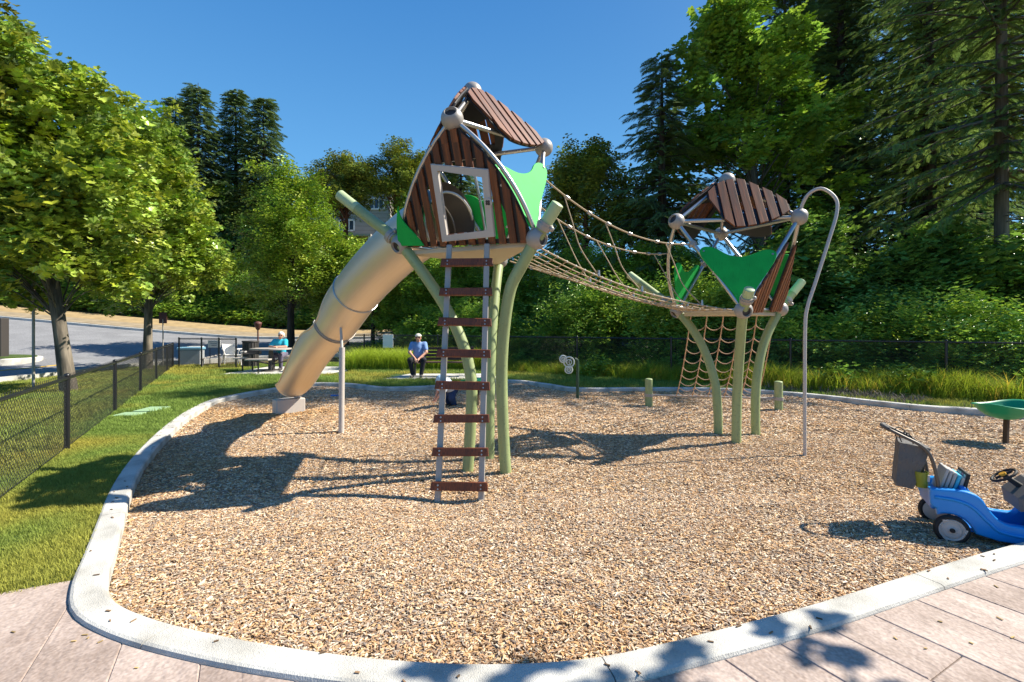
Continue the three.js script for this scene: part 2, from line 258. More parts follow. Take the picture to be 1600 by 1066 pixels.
M.bolt = std({ color: srgb(175, 172, 168), roughness: 0.3, metalness: 0.7 });
M.deck = std({ color: srgb(196, 184, 160), roughness: 0.6 });
M.rope = std({ map: tex(128, (u, v) => { const t = 0.5 + 0.5 * Math.sin((u * 8 + v * 2) * Math.PI * 2), n = fbm(u * 30, v * 30, 2, 30, 3); return [0.58 + 0.12 * t + 0.1 * n, 0.51 + 0.11 * t + 0.09 * n, 0.41 + 0.1 * t + 0.07 * n]; }), roughness: 0.9 });
M.netRope = std({ color: srgb(188, 156, 130), roughness: 0.9 });
const brushTex = tex(256, (u, v) => { const n = fbm(u * 3, v * 90, 3, 0, 301); return 0.5 + 0.3 * n; }, false);
M.steel = std({ color: srgb(226, 212, 192), roughness: 0.85, roughnessMap: brushTex, metalness: 0.88 });
M.hood = std({ color: srgb(118, 114, 110), roughness: 0.45, metalness: 0.6 });

const BALL = 0.112;
const ballGeo = (() => { // ball joint with an open socket at its pole
  const p = [], hole = 0.062, a0 = Math.asin(hole / BALL); p.push(new THREE.Vector2(0.0001, BALL * Math.cos(a0) - 0.05), new THREE.Vector2(hole - 0.004, BALL * Math.cos(a0) - 0.045), new THREE.Vector2(hole - 0.003, BALL * Math.cos(a0) - 0.002));
  for (let i = 0; i <= 22; i++) { const a = lerp(a0, Math.PI, i / 22); p.push(new THREE.Vector2(Math.max(0.0001, BALL * Math.sin(a)), BALL * Math.cos(a))); }
  return new THREE.LatheGeometry(p, 28);
})();
const plugGeo = new THREE.CylinderGeometry(0.057, 0.057, 0.012, 20).translate(0, BALL * 0.83 - 0.036, 0);
function ball(at, face, parent) {
  const g = new THREE.Group(); g.name = 'ball_joint'; g.position.copy(at); g.quaternion.setFromUnitVectors(V(0, 1, 0), face.clone().normalize()); parent.add(g);
  part('shell', ballGeo, M.ball, g); part('socket', plugGeo, M.plug, g); return g;
}
function bolts(pts, n, parent, k = 1) { for (const p of pts) { const g = new THREE.CylinderGeometry(0.012 * k, 0.014 * k, 0.01 * k, 10); g.applyQuaternion(new THREE.Quaternion().setFromUnitVectors(V(0, 1, 0), n)); g.translate(p.x, p.y, p.z); part('bolt', g, M.bolt, parent); } }
function bendPost(pts, capLen, parent, r = 0.063) {            // round post that leans outwards, with its lighter end sleeve
  const c = curve(pts, 0.5), L = c.getLength(), ps = c.getSpacedPoints(40), k = Math.round(40 * (1 - capLen / L));
  const p = part('post', tube(ps.slice(0, k + 1), r, 48, 18), M.post, parent);
  const a = ps[k], b = ps[40], d = b.clone().sub(a).normalize();
  const dome = new THREE.SphereGeometry(r * 1.02, 18, 8, 0, Math.PI * 2, 0, Math.PI / 2); dome.scale(1, 0.28, 1); dome.applyQuaternion(new THREE.Quaternion().setFromUnitVectors(V(0, 1, 0), d)); dome.translate(b.x, b.y, b.z);
  part('end_sleeve', [cyl(a, b, r * 1.02, r * 1.02, 18), dome], M.postCap, p); return p;
}
function clamp3(at, d, parent, r = 0.063) { // two-part clamp round a post with its lug
  const a = at.clone().addScaledVector(d, -0.04), b = at.clone().addScaledVector(d, 0.04), n = V(d.y, -d.x, 0.4).normalize();
  const lug = new THREE.SphereGeometry(0.03, 12, 8); const q = at.clone().addScaledVector(n, r + 0.02); lug.translate(q.x, q.y, q.z);
  part('clamp', [cyl(a, b, r + 0.014, r + 0.014, 18), cyl(at.clone().addScaledVector(d, -0.012), at.clone().addScaledVector(d, 0.012), r + 0.022, r + 0.022, 18), lug], M.ball, parent);
}
const rod = (a, b, r, parent, name = 'rail', mat = M.galv, mid = null) => part(name, mid ? new THREE.TubeGeometry(new THREE.QuadraticBezierCurve3(a, mid.clone().multiplyScalar(2).sub(vl(a, b, 0.5)), b), 30, r, 10, false) : cyl(a, b, r, r, 12), mat, parent);

// roof leaf of slats in the face (T, A, B)
const LB_ = [-0.43, -0.34, -0.155, 0.005, 0.19, 0.385, 0.575, 0.76, 0.86], LT_ = [0.42, 0.29, 0.126, 0.11, 0.083, 0.27, 0.43, 0.63, 0.80], LO_ = [0.5, 0.76, 1.27, 1.297, 1.28, 1.235, 1.16, 1.05, 0.97];
const tab = (X, Y, x) => { for (let i = 0; i < X.length - 1; i++) if (x <= X[i + 1] || i === X.length - 2) return lerp(Y[i], Y[i + 1], clamp((x - X[i]) / (X[i + 1] - X[i]))); };
function roofLeaf(T, A, B, out, parent) {
  const mid = vl(A, B, 0.5), w = A.distanceTo(B) / 2, s = T.distanceTo(mid), v = mid.clone().sub(T).normalize(), u = B.clone().sub(A); u.addScaledVector(v, -u.dot(v)).normalize();
  let n = u.clone().cross(v); if (n.dot(out) < 0) n.negate();
  const P = (b, a, h) => T.clone().addScaledVector(u, b * w).addScaledVector(v, a * s).addScaledVector(n, h);
  const fr = (h) => new THREE.Matrix4().makeBasis(u, v, n).setPosition(P(0, 0, h));
  const roof = new THREE.Group(); roof.name = 'roof'; parent.add(roof);
  const leaf = []; for (let i = 0; i <= 16; i++) { const b = lerp(-0.43, 0.86, i / 16); leaf.push([b * w, tab(LB_, LT_, b) * s + 0.01]); } for (let i = 16; i >= 0; i--) { const b = lerp(-0.43, 0.86, i / 16); leaf.push([b * w, tab(LB_, LO_, b) * s - 0.01]); }
  const hole = [[-0.24, 0.42], [0.62, 0.62], [0.55, 0.86], [-0.16, 0.86]].map(([b, a]) => [b * w, a * s]);
  part('backing_board', plate(leaf, 0.018, fr(0.06), 0.003, [hole]), M.black, roof);
  [-0.34, -0.155, 0.005, 0.19, 0.385, 0.575, 0.76].forEach((b, i) => {
    const h = 0.052 / w * 1.0, q = [[b - h, tab(LB_, LT_, b - h)], [b + h, tab(LB_, LT_, b + h)], [b + h, tab(LB_, LO_, b + h)], [b - h, tab(LB_, LO_, b - h)]].map(([x, y]) => [x * w, y * s]);
    part('slat', plate(q, 0.026, fr(0.086), 0.004), M.slat[i % 3], roof);
  });
  bolts([P(-0.25, 0.5, 0.072), P(0.1, 0.95, 0.072), P(0.48, 0.9, 0.072), P(0.67, 0.75, 0.072), P(0.1, 0.2, 0.072)], n, roof);
  return roof;
}
// green panel hung in the downward triangle (A, B above, P below)
function greenPanel(A, B, P, out, parent, tA = 0.36, tB = 0.36) {
  const a = vl(A, P, tA), b = vl(B, P, tB), u = b.clone().sub(a).normalize(), v = P.clone().sub(vl(a, b, 0.5)); v.addScaledVector(u, -v.dot(u)).normalize();
  let n = u.clone().cross(v); if (n.dot(out) < 0) n.negate();
  const L = a.distanceTo(b), rel = (p) => { const d = p.clone().sub(a); return [d.dot(u), d.dot(v)]; }, p = rel(P), k = 0.93;
  const s = new THREE.Shape(), h = 0.05, lo = [lerp(0, p[0], k), p[1] * k], ro = [lerp(L, p[0], k), p[1] * k];
  s.moveTo(0.02, 0.05); s.bezierCurveTo(0.02, -0.05, L * 0.16, -0.07, L * 0.3, 0.03); s.bezierCurveTo(L * 0.42, 0.12, L * 0.6, 0.12, L * 0.74, 0.02); s.bezierCurveTo(L * 0.84, -0.05, L - 0.01, -0.05, L - 0.02, 0.05);
  s.bezierCurveTo(L - 0.04, p[1] * 0.25, ro[0] + 0.07, p[1] * 0.65, ro[0] + 0.02, ro[1]); s.lineTo(lo[0] - 0.02, lo[1]); s.bezierCurveTo(lo[0] - 0.07, p[1] * 0.65, 0.06, p[1] * 0.3, 0.02, 0.05);
  const M4 = new THREE.Matrix4().makeBasis(u, v, n).setPosition(a.clone().addScaledVector(n, 0.03));
  const g = part('green_panel', plate(s, 0.02, M4, 0.004, [], 16), M.green, parent);
  const W = (x, y) => a.clone().addScaledVector(u, x).addScaledVector(v, y).addScaledVector(n, 0.046);
  bolts([W(0.07, 0.04), W(L - 0.07, 0.04), W(p[0] - 0.05, p[1] * 0.88), W(p[0] + 0.05, p[1] * 0.88)], n, g);
  return g;
}
const ctr = (...p) => p.reduce((a, b) => a.clone().add(b)).multiplyScalar(1 / p.length);

// ---------- taller tower with the house front ----------
const L = V(-1.27, 2.55, -5.56), R_ = V(0.25, 2.50, -4.92), B_ = V(-0.17, 2.5, -6.5);
const F_ = V(-0.59, 3.66, -4.80), Rt = V(0.39, 3.81, -5.97), Lb = V(-1.02, 3.76, -6.35), T_ = V(-0.463, 4.36, -5.70);
const tower1 = thing('play_tower', 'taller playhouse tower with slatted house front, window frame and pale green posts', 'play tower', [0, 0, 0]);
{
  const t = tower1, C = ctr(L, R_, B_), out = (p) => p.clone().sub(C).setY(0).normalize();
  bendPost([V(-0.50, -0.12, -5.40), V(-0.46, 0.5, -5.38), V(-0.45, 1.0, -5.38), V(-0.56, 1.45, -5.41), V(-0.82, 1.95, -5.47), L.clone(), V(-1.66, 2.87, -5.66), V(-2.04, 3.17, -5.76)], 0.27, t);
  bendPost([V(-0.06, -0.12, -5.29), V(-0.10, 0.6, -5.27), V(-0.105, 1.3, -5.22), V(-0.03, 1.95, -5.10), V(0.10, 2.24, -5.02), R_.clone(), V(0.40, 2.74, -4.80), V(0.445, 2.81, -4.77)], 0.2, t);
  bendPost([V(-0.28, -0.12, -5.9), V(-0.27, 0.8, -5.92), V(-0.25, 1.5, -6.05), V(-0.21, 2.1, -6.29), B_.clone(), V(-0.13, 2.9, -6.72)], 0.25, t);
  ball(L, V(-0.55, -0.5, 0.75), t); ball(R_, V(0.75, -0.25, 0.7), t); ball(B_, V(0.3, -0.2, -1), t);
  ball(F_, V(-0.1, 0.45, 0.85), t); ball(Rt, V(0.6, -0.2, -0.7), t); ball(Lb, V(-0.8, 0.2, -0.4), t); ball(T_, V(0, -1, 0.1), t);
  clamp3(vl(L, V(-1.66, 2.87, -5.66), 0.3), V(-0.77, 0.62, -0.2).normalize(), t); clamp3(vl(R_, V(0.40, 2.74, -4.80), 0.5), V(0.5, 0.78, 0.37).normalize(), t); clamp3(vl(B_, V(-0.13, 2.9, -6.72), 0.35), V(0.1, 0.9, -0.42).normalize(), t);
  // frame: arched members on the house front, straight ones elsewhere
  const arch = (a, b, k) => { const m = vl(a, b, 0.5), o = m.clone().sub(ctr(L, R_, F_)); o.normalize(); return m.addScaledVector(o, k); };
  rod(F_, L, 0.024, t, 'frame_tube', M.galv, arch(F_, L, 0.13)); rod(F_, R_, 0.024, t, 'frame_tube', M.galv, arch(F_, R_, 0.13));
  for (const [a, b] of [[Rt, R_], [Rt, B_], [Lb, L], [Lb, B_], [F_, T_], [Rt, T_], [Lb, T_], [F_, Rt], [Rt, Lb], [Lb, F_], [R_, B_], [B_, L]]) rod(a, b, 0.026, t, 'frame_tube');
  roofLeaf(T_, F_, Rt, V(0.6, 0.7, 0.5), t); roofLeaf(T_, Rt, Lb, V(0, 0.7, -1), t); roofLeaf(T_, Lb, F_, V(-1, 0.7, 0.3), t);
  greenPanel(F_, Rt, R_, V(1, 0, 0.6), t, 0.42, 0.24); greenPanel(Lb, F_, L, V(-1, 0, 0.4), t, 0.36, 0.55); greenPanel(Rt, Lb, B_, V(0, 0, -1), t);
  // deck plate
  const dk = (p) => { const q = ctr(L, R_, B_).lerp(p, 0.93); return [q.x, -q.z]; };
  const dg = plate([dk(L), dk(R_), dk(B_)], 0.05, null, 0.006); dg.rotateX(-Math.PI / 2); dg.translate(0, 2.455, 0); part('deck', dg, M.deck, t);
  // house front in the plane L R F
  const mid = vl(L, R_, 0.5), u = R_.clone().sub(L).normalize(), v = F_.clone().sub(mid); v.addScaledVector(u, -v.dot(u)).normalize(); const n = u.clone().cross(v);
  const hw = L.distanceTo(R_) / 2, hh = F_.clone().sub(mid).dot(v), fx = F_.clone().sub(mid).dot(u);
  const MF = (h) => new THREE.Matrix4().makeBasis(u, v, n).setPosition(mid.clone().addScaledVector(n, h));
  const arcX = [1, -1].map((s) => { const e = s > 0 ? R_ : L, cp = arch(F_, e, 0.13).multiplyScalar(2).sub(vl(F_, e, 0.5)), q = new THREE.QuadraticBezierCurve3(F_, cp, e), a = []; for (let i = 60; i >= 0; i--) { const d = q.getPoint(i / 60).sub(mid); a.push([d.dot(v), d.dot(u)]); } return a; });
  const halfAt = (y, sgn) => { const a = arcX[sgn > 0 ? 0 : 1]; for (let i = 0; i < a.length - 1; i++) if (y <= a[i + 1][0]) return lerp(a[i][1], a[i + 1][1], clamp((y - a[i][0]) / (a[i + 1][0] - a[i][0]))); return a[a.length - 1][1]; };
  const front = new THREE.Group(); front.name = 'house_front'; t.add(front);
  const y0 = -0.03, yT = hh - 0.09;
  // window opening corners in the plane (u, v)
  const WO = [[-0.165, 0.775], [0.365, 0.665], [0.345, 0.105], [-0.175, 0.075]];
  const rim = []; for (let i = 0; i <= 20; i++) { const y = lerp(y0, yT, i / 20); rim.push([halfAt(y, 1) - 0.035 - (i < 1 ? 0.05 : 0), y]); } for (let i = 20; i >= 0; i--) { const y = lerp(y0, yT, i / 20); rim.push([halfAt(y, -1) + 0.035 + (i < 1 ? 0.05 : 0), y]); }
  const inner = []; for (let i = 0; i <= 14; i++) { const y = lerp(y0 + 0.05, yT - 0.3, i / 14); inner.push([Math.max(0.30, halfAt(y, 1) - 0.22), y]); } for (let i = 14; i >= 0; i--) { const y = lerp(y0 + 0.05, yT - 0.3, i / 14); inner.push([Math.min(-0.30, halfAt(y, -1) + 0.22), y]); }
  part('backing_board', plate(rim, 0.018, MF(0.02), 0.003, [inner]), M.black, front);
  rod(mid.clone().addScaledVector(v, 0.9).addScaledVector(u, halfAt(0.9, -1) + 0.03), mid.clone().addScaledVector(v, 0.9).addScaledVector(u, halfAt(0.9, 1) - 0.03), 0.018, front, 'cross_rail');
  const pitch = 0.118, sw = 0.076, quadY = (x, top) => { const [a, b] = top ? [WO[0], WO[1]] : [WO[3], WO[2]]; return lerp(a[1], b[1], clamp((x - a[0]) / (b[0] - a[0]))); };
  for (let k = -6; k <= 6; k++) {
    const x = k * pitch - 0.005, xl = x - sw / 2, xr = x + sw / 2;
    const lean = (y) => -0.035 * (y / hh) * 1.0;
    const topAt = (xx) => { let y = yT; while (y > 0.02 && (xx + lean(y) > halfAt(y, 1) - 0.045 || xx + lean(y) < halfAt(y, -1) + 0.045)) y -= 0.01; return y; };
    const tl = topAt(xl), trr = topAt(xr); if (Math.min(tl, trr) < 0.16) continue;
    const inWin = x > -0.20 && x < 0.36;
    const add = (a, b, c, d) => { if (Math.max(c - a, d - b) < 0.03) return; part('slat', plate([[xl + lean(a), a], [xr + lean(b), b], [xr + lean(d), d], [xl + lean(c), c]], 0.026, MF(0.044), 0.004), M.slat[(k + 9) % 3], front); };
    if (inWin) { add(y0, y0, quadY(xl, false) + 0.02, quadY(xr, false) + 0.02); add(quadY(xl, true) - 0.02, quadY(xr, true) - 0.02, tl, trr); } else add(y0, y0, tl, trr);
  }
  const wb = 0.052, cx = ctr(...WO.map(([a, b]) => V(a, b, 0))); const grow = (d) => WO.map(([a, b]) => [a + Math.sign(a - cx.x) * d, b + Math.sign(b - cx.y) * d]);
  const wf = part('window_frame', plate(grow(wb), 0.05, MF(0.065), 0.006, [grow(-0.014)]), M.frameGrey, front);
  const em = new THREE.Shape(); em.absarc(0, 0, 0.045, 0, Math.PI * 2); part('emblem_disc', plate(em, 0.014, new THREE.Matrix4().multiplyMatrices(MF(0.097), new THREE.Matrix4().makeTranslation(0.382, 0.40, 0)), 0.003, [], 20), M.frameGrey, wf);
  for (let k = 0; k < 4; k++) { const a = k * Math.PI / 2 + 0.7, g = new THREE.CylinderGeometry(0.013, 0.013, 0.006, 12); g.rotateX(Math.PI / 2); g.applyMatrix4(new THREE.Matrix4().multiplyMatrices(MF(0.106), new THREE.Matrix4().makeTranslation(0.382 + 0.016 * Math.cos(a), 0.40 + 0.016 * Math.sin(a), 0))); part('emblem_petal', g, M.plug, wf); }
  const cs = new THREE.Shape(); cs.moveTo(-hw + 0.03, 0.0); cs.lineTo(-hw + 0.36, -0.01); cs.bezierCurveTo(-hw + 0.30, 0.10, -hw + 0.24, 0.15, -hw + 0.17, 0.24); cs.bezierCurveTo(-hw + 0.12, 0.31, -hw + 0.11, 0.36, -hw + 0.115, 0.43); cs.bezierCurveTo(-hw + 0.06, 0.30, -hw + 0.03, 0.16, -hw + 0.03, 0.0);
  part('green_corner', plate(cs, 0.02, MF(0.078), 0.004, [], 12), M.green, front);
  bolts([[-0.64, 0.28], [-0.38, 0.10], [0.53, 0.14], [0.52, 0.55], [0.18, 1.0], [-0.22, 1.0]].map(([a, b]) => mid.clone().addScaledVector(u, a).addScaledVector(v, b).addScaledVector(n, 0.034)), n, front);
  // slide entry hood on the far left side: steel shell with a rolled rim inside the house
  const hm = ctr(L, B_, Lb).add(V(0.05, -0.05, 0.05)), dir = V(-3.4, -2.75, -3.1).normalize();
  const hood = new THREE.TorusGeometry(0.40, 0.022, 10, 40); hood.applyQuaternion(new THREE.Quaternion().setFromUnitVectors(V(0, 0, 1), V(-0.74, 0.02, -0.67).normalize())); hood.translate(hm.x, hm.y, hm.z); part('hood_rim', hood, M.galv, t);
  part('grab_bar', tube([V(-0.45, 3.45, -5.85), V(-0.40, 3.2, -5.9), V(-0.33, 2.8, -6.0), V(-0.3, 2.49, -6.05)], 0.017, 24, 8), M.galv, t);
}
{ // ladder up to the house
  const t = thing('rung_ladder', 'leaning ladder with eight red-brown timber rungs below the playhouse window', 'ladder');
  const base = [V(-0.70, -0.1, -4.55), V(-0.29, -0.1, -4.55)], top = [V(-0.66, 2.47, -5.13), V(-0.26, 2.47, -5.06)];
  for (const k of [0, 1]) { const g = box(0.058, 1, 0.042, 0, 0.5, 0, 0.008), d = top[k].clone().sub(base[k]); g.scale(1, d.length(), 1); g.applyQuaternion(new THREE.Quaternion().setFromUnitVectors(V(0, 1, 0), d.normalize())); g.translate(base[k].x, base[k].y, base[k].z); part('side_rail', g, M.greyPaint, t); }
  const ys = [0.115, 0.42, 0.725, 1.035, 1.345, 1.655, 1.965, 2.27], R = rng(8);
  ys.forEach((y, i) => {
    const k = (y + 0.1) / 2.57, a = vl(base[0], top[0], k), b = vl(base[1], top[1], k), c = vl(a, b, 0.5).add(V(0, 0, 0.045));
    const g = plate([[-0.275, -0.040], [0.268, -0.044 + 0.006 * R()], [0.262, 0.040], [-0.262, 0.036 + 0.008 * R()]], 0.04, null, 0.006); g.rotateZ((R() - 0.5) * 0.05); g.rotateX(-0.2); g.translate(c.x, c.y, c.z);
    const r = part('rung', uvScale(g, 3), M.rung, t);
    bolts([[-0.2, 0.015], [-0.2, -0.02], [0.2, 0.015], [0.2, -0.02]].map(([x, yy]) => V(c.x + x, c.y + yy, c.z + 0.022)), V(0, 0.2, 1).normalize(), r, 0.6);
  });
}
{ // steel tube slide
  const t = thing('tube_slide', 'brushed steel slide, closed tube above and open chute below, left of the playhouse', 'slide');
  const P = [V(-0.72, 3.02, -6.02), V(-1.03, 2.94, -6.24), V(-1.61, 2.64, -6.66), V(-2.30, 2.18, -7.32), V(-2.84, 1.70, -7.9), V(-3.28, 1.36, -8.32), V(-3.60, 1.08, -8.64), V(-3.90, 0.78, -8.98), V(-4.10, 0.62, -9.2), V(-4.22, 0.58, -9.34)];
  const c = curve(P), N = 90, Mx = 40, pos = [], uv = [], idx = [], side = V(0, 0, 0), up = V(0, 0, 0), rims = [[], []];
  const closed = 0.43;
  const half = (s) => s < closed ? Math.PI : lerp(Math.PI * 0.78, Math.PI * 0.50, smooth(closed, 0.58, s)) - 0.06 * Math.PI * smooth(0.85, 1, s) + 0.13 * Math.PI * Math.exp(-Math.pow((s - 0.72) / 0.07, 2));
  const rad = (s) => s < 0.06 ? lerp(0.39, 0.355, s / 0.06) : lerp(0.355, 0.315, smooth(0.3, 1, s));
  for (let i = 0; i <= N; i++) {
    const s = i / N, p = c.getPointAt(s), d = c.getTangentAt(s); side.crossVectors(d, V(0, 1, 0)).normalize(); up.crossVectors(side, d).normalize();
    const h = half(s), r = rad(s);
    for (let j = 0; j <= Mx; j++) { const a = lerp(-h, h, j / Mx), q = p.clone().addScaledVector(side, Math.sin(a) * r).addScaledVector(up, -Math.cos(a) * r); pos.push(q.x, q.y, q.z); uv.push(s * 4, a * r); if (s >= closed && (j === 0 || j === Mx)) rims[j ? 1 : 0].push(q); }
  }
  for (let i = 0; i < N; i++) for (let j = 0; j < Mx; j++) { const a = i * (Mx + 1) + j; idx.push(a, a + 1, a + Mx + 1, a + 1, a + Mx + 2, a + Mx + 1); }
  const g = new THREE.BufferGeometry(); g.setAttribute('position', new THREE.Float32BufferAttribute(pos, 3)); g.setAttribute('uv', new THREE.Float32BufferAttribute(uv, 2)); g.setIndex(idx); g.computeVertexNormals();
  const cut = 7 * Mx * 6, g1 = g.clone(); g.setIndex(idx.slice(cut)); g1.setIndex(idx.slice(0, cut)); part('chute', g, M.steel, t); part('entry_hood', g1, M.hood, t);
  for (const r of rims) part('rolled_rim', tube(r.filter((_, i) => i % 2 === 0), 0.016, 60, 8), M.steel, t);
  const ring = (s, k, h0, w = 0.03) => { const p = c.getPointAt(s), d = c.getTangentAt(s); side.crossVectors(d, V(0, 1, 0)).normalize(); up.crossVectors(side, d).normalize(); const pp = []; for (let j = 0; j <= 32; j++) { const a = lerp(-h0, h0, j / 32), r = rad(s) + k; pp.push(p.clone().addScaledVector(side, Math.sin(a) * r).addScaledVector(up, -Math.cos(a) * r)); } return tube(pp, w / 2, 60, 8); };
  part('flange', ring(0.588, 0.008, 1.72, 0.022), M.greyPaint, t); part('flange', ring(0.596, 0.008, 1.72, 0.018), M.greyPaint, t); part('end_collar', ring(closed - 0.004, 0.004, Math.PI * 0.99, 0.024), M.galv, t); part('flange', ring(0.06, 0.02, Math.PI * 0.99, 0.05), M.galv, t);
  const ft = box(0.52, 0.40, 0.26, 0, -0.02, 0, 0.02); tr(ft, -4.22, 0.08, -9.2, 0.75); part('foot_box', ft, M.frameGrey, t);
  part('support_pole', [cyl(V(-2.58, -0.1, -7.35), V(-2.58, 1.30, -7.38), 0.042, 0.042, 16), cyl(V(-2.58, 1.28, -7.38), V(-2.64, 1.60, -7.5), 0.02, 0.02, 10)], M.frameGrey, t);
}
// ---------- lower tower ----------
const A2 = V(2.62, 1.86, -7.70), B2 = V(2.95, 1.82, -6.20), C2 = V(4.08, 1.88, -7.40), U1 = V(2.31, 3.09, -6.83), U2 = V(3.84, 3.08, -6.50), U3 = V(3.44, 3.14, -8.0), T2 = V(3.13, 3.74, -7.08);
{
  const t = thing('play_tower', 'lower play tower with green curved panel and slatted leaf roof beside the hooked pole', 'play tower');
  bendPost([V(3.07, -0.12, -7.24), V(3.06, 0.4, -7.24), V(3.02, 0.85, -7.28), V(2.87, 1.4, -7.44), A2.clone(), V(2.3, 2.18, -7.95), V(1.98, 2.49, -8.2)], 0.24, t);
  bendPost([V(3.08, -0.12, -6.68), V(3.08, 0.6, -6.66), V(3.06, 1.1, -6.56), V(3.01, 1.5, -6.4), B2.clone(), V(2.93, 2.0, -6.04), V(2.925, 2.07, -5.99)], 0.17, t);
  bendPost([V(3.63, -0.12, -7.24), V(3.62, 0.5, -7.23), V(3.66, 0.95, -7.24), V(3.8, 1.42, -7.3), C2.clone(), V(4.26, 2.08, -7.45), V(4.48, 2.31, -7.52)], 0.24, t);
  ball(A2, V(-0.6, -0.5, 0.2), t); ball(B2, V(0.05, -0.25, 1), t); ball(C2, V(1, 0.1, 0.1), t);
  ball(U1, V(-0.75, 0.3, 0.5), t); ball(U2, V(0.9, -0.1, 0.35), t); ball(U3, V(0.2, 0, -1), t); ball(T2, V(0, -1, 0), t);
  clamp3(V(2.935, 1.955, -6.08), V(-0.1, 0.75, 0.65).normalize(), t); clamp3(V(4.2, 2.01, -7.44), V(0.63, 0.72, -0.2).normalize(), t); clamp3(V(2.46, 2.02, -7.83), V(-0.66, 0.62, -0.5).normalize(), t);
  for (const [a, b] of [[U1, B2], [U2, B2], [U2, C2], [U3, C2], [U3, A2], [U1, T2], [U2, T2], [U3, T2], [U1, U2], [U2, U3], [U3, U1], [A2, B2], [B2, C2], [C2, A2]]) rod(a, b, 0.027, t, 'frame_tube');
  rod(U1, A2, 0.027, t, 'frame_tube', M.galv, vl(U1, A2, 0.5).add(V(-0.14, 0, 0.03)));
  for (const [a, b, k] of [[U1, B2, 0.27], [U3, A2, 0.4], [U3, C2, 0.35]]) clamp3(vl(a, b, k), b.clone().sub(a).normalize(), t, 0.024);
  roofLeaf(T2, U1, U2, V(0.2, 0.7, 1), t); roofLeaf(T2, U2, U3, V(1, 0.7, -0.6), t); roofLeaf(T2, U3, U1, V(-1, 0.7, -0.4), t);
  greenPanel(U1, U2, B2, V(0, 0, 1), t, 0.34, 0.40); greenPanel(U3, U1, A2, V(-1, 0, -0.2), t, 0.45, 0.45); greenPanel(U2, U3, C2, V(1, 0, -0.5), t, 0.4, 0.4);
  const cc = ctr(A2, B2, C2), dk = (p) => { const q = cc.clone().lerp(p, 0.92); return [q.x, -q.z]; }, dg = plate([dk(A2), dk(B2), dk(C2)], 0.05, null, 0.006); dg.rotateX(-Math.PI / 2); dg.translate(0, 1.80, 0); part('deck', dg, M.deck, t);
  // two slatted wing boards on the right side, seen nearly edge on, with a gap for the pole
  const mid = vl(B2, C2, 0.5), u = C2.clone().sub(B2).normalize(), v = U2.clone().sub(mid); v.addScaledVector(u, -v.dot(u)).normalize(); const n = u.clone().cross(v), hw = B2.distanceTo(C2) / 2, hh = U2.clone().sub(mid).dot(v);
  const MF = (h) => new THREE.Matrix4().makeBasis(u, v, n).setPosition(mid.clone().addScaledVector(n, h));
  for (const s of [-1, 1]) {
    const w = new THREE.Group(); w.name = 'slatted_wing'; t.add(w);
    const prof = (x) => 0.04 + (hh - 0.16) * clamp((hw + 0.02 - Math.abs(x)) / hw) ;
    part('backing_board', plate([[s * 0.18, 0.0], [s * 0.70, 0.0], [s * 0.66, prof(0.66) - 0.02], [s * 0.18, prof(0.18) - 0.02]], 0.018, MF(0.02), 0.003), M.black, w);
    for (let k = 0; k < 5; k++) { const x = s * (0.19 + k * 0.105), x2 = x + s * 0.072; part('slat', plate([[x, -0.02], [x2, -0.02], [x2, prof(x2)], [x, prof(x)]], 0.028, MF(0.045), 0.004), M.slat[k % 3], w); }
  }
  // hooked climbing pole from the upper ball to the ground
  part('hooked_pole', tube([V(3.66, -0.1, -6.08), V(3.66, 0.8, -6.08), V(3.665, 1.6, -6.08), V(3.70, 1.86, -6.09), V(3.80, 2.15, -6.1), V(4.00, 2.72, -6.13), V(4.12, 3.05, -6.17), V(4.14, 3.25, -6.22), V(4.02, 3.40, -6.3), V(3.90, 3.36, -6.38), V(3.85, 3.22, -6.46), U2.clone()], 0.021, 110, 10), M.frameGrey, t);
}
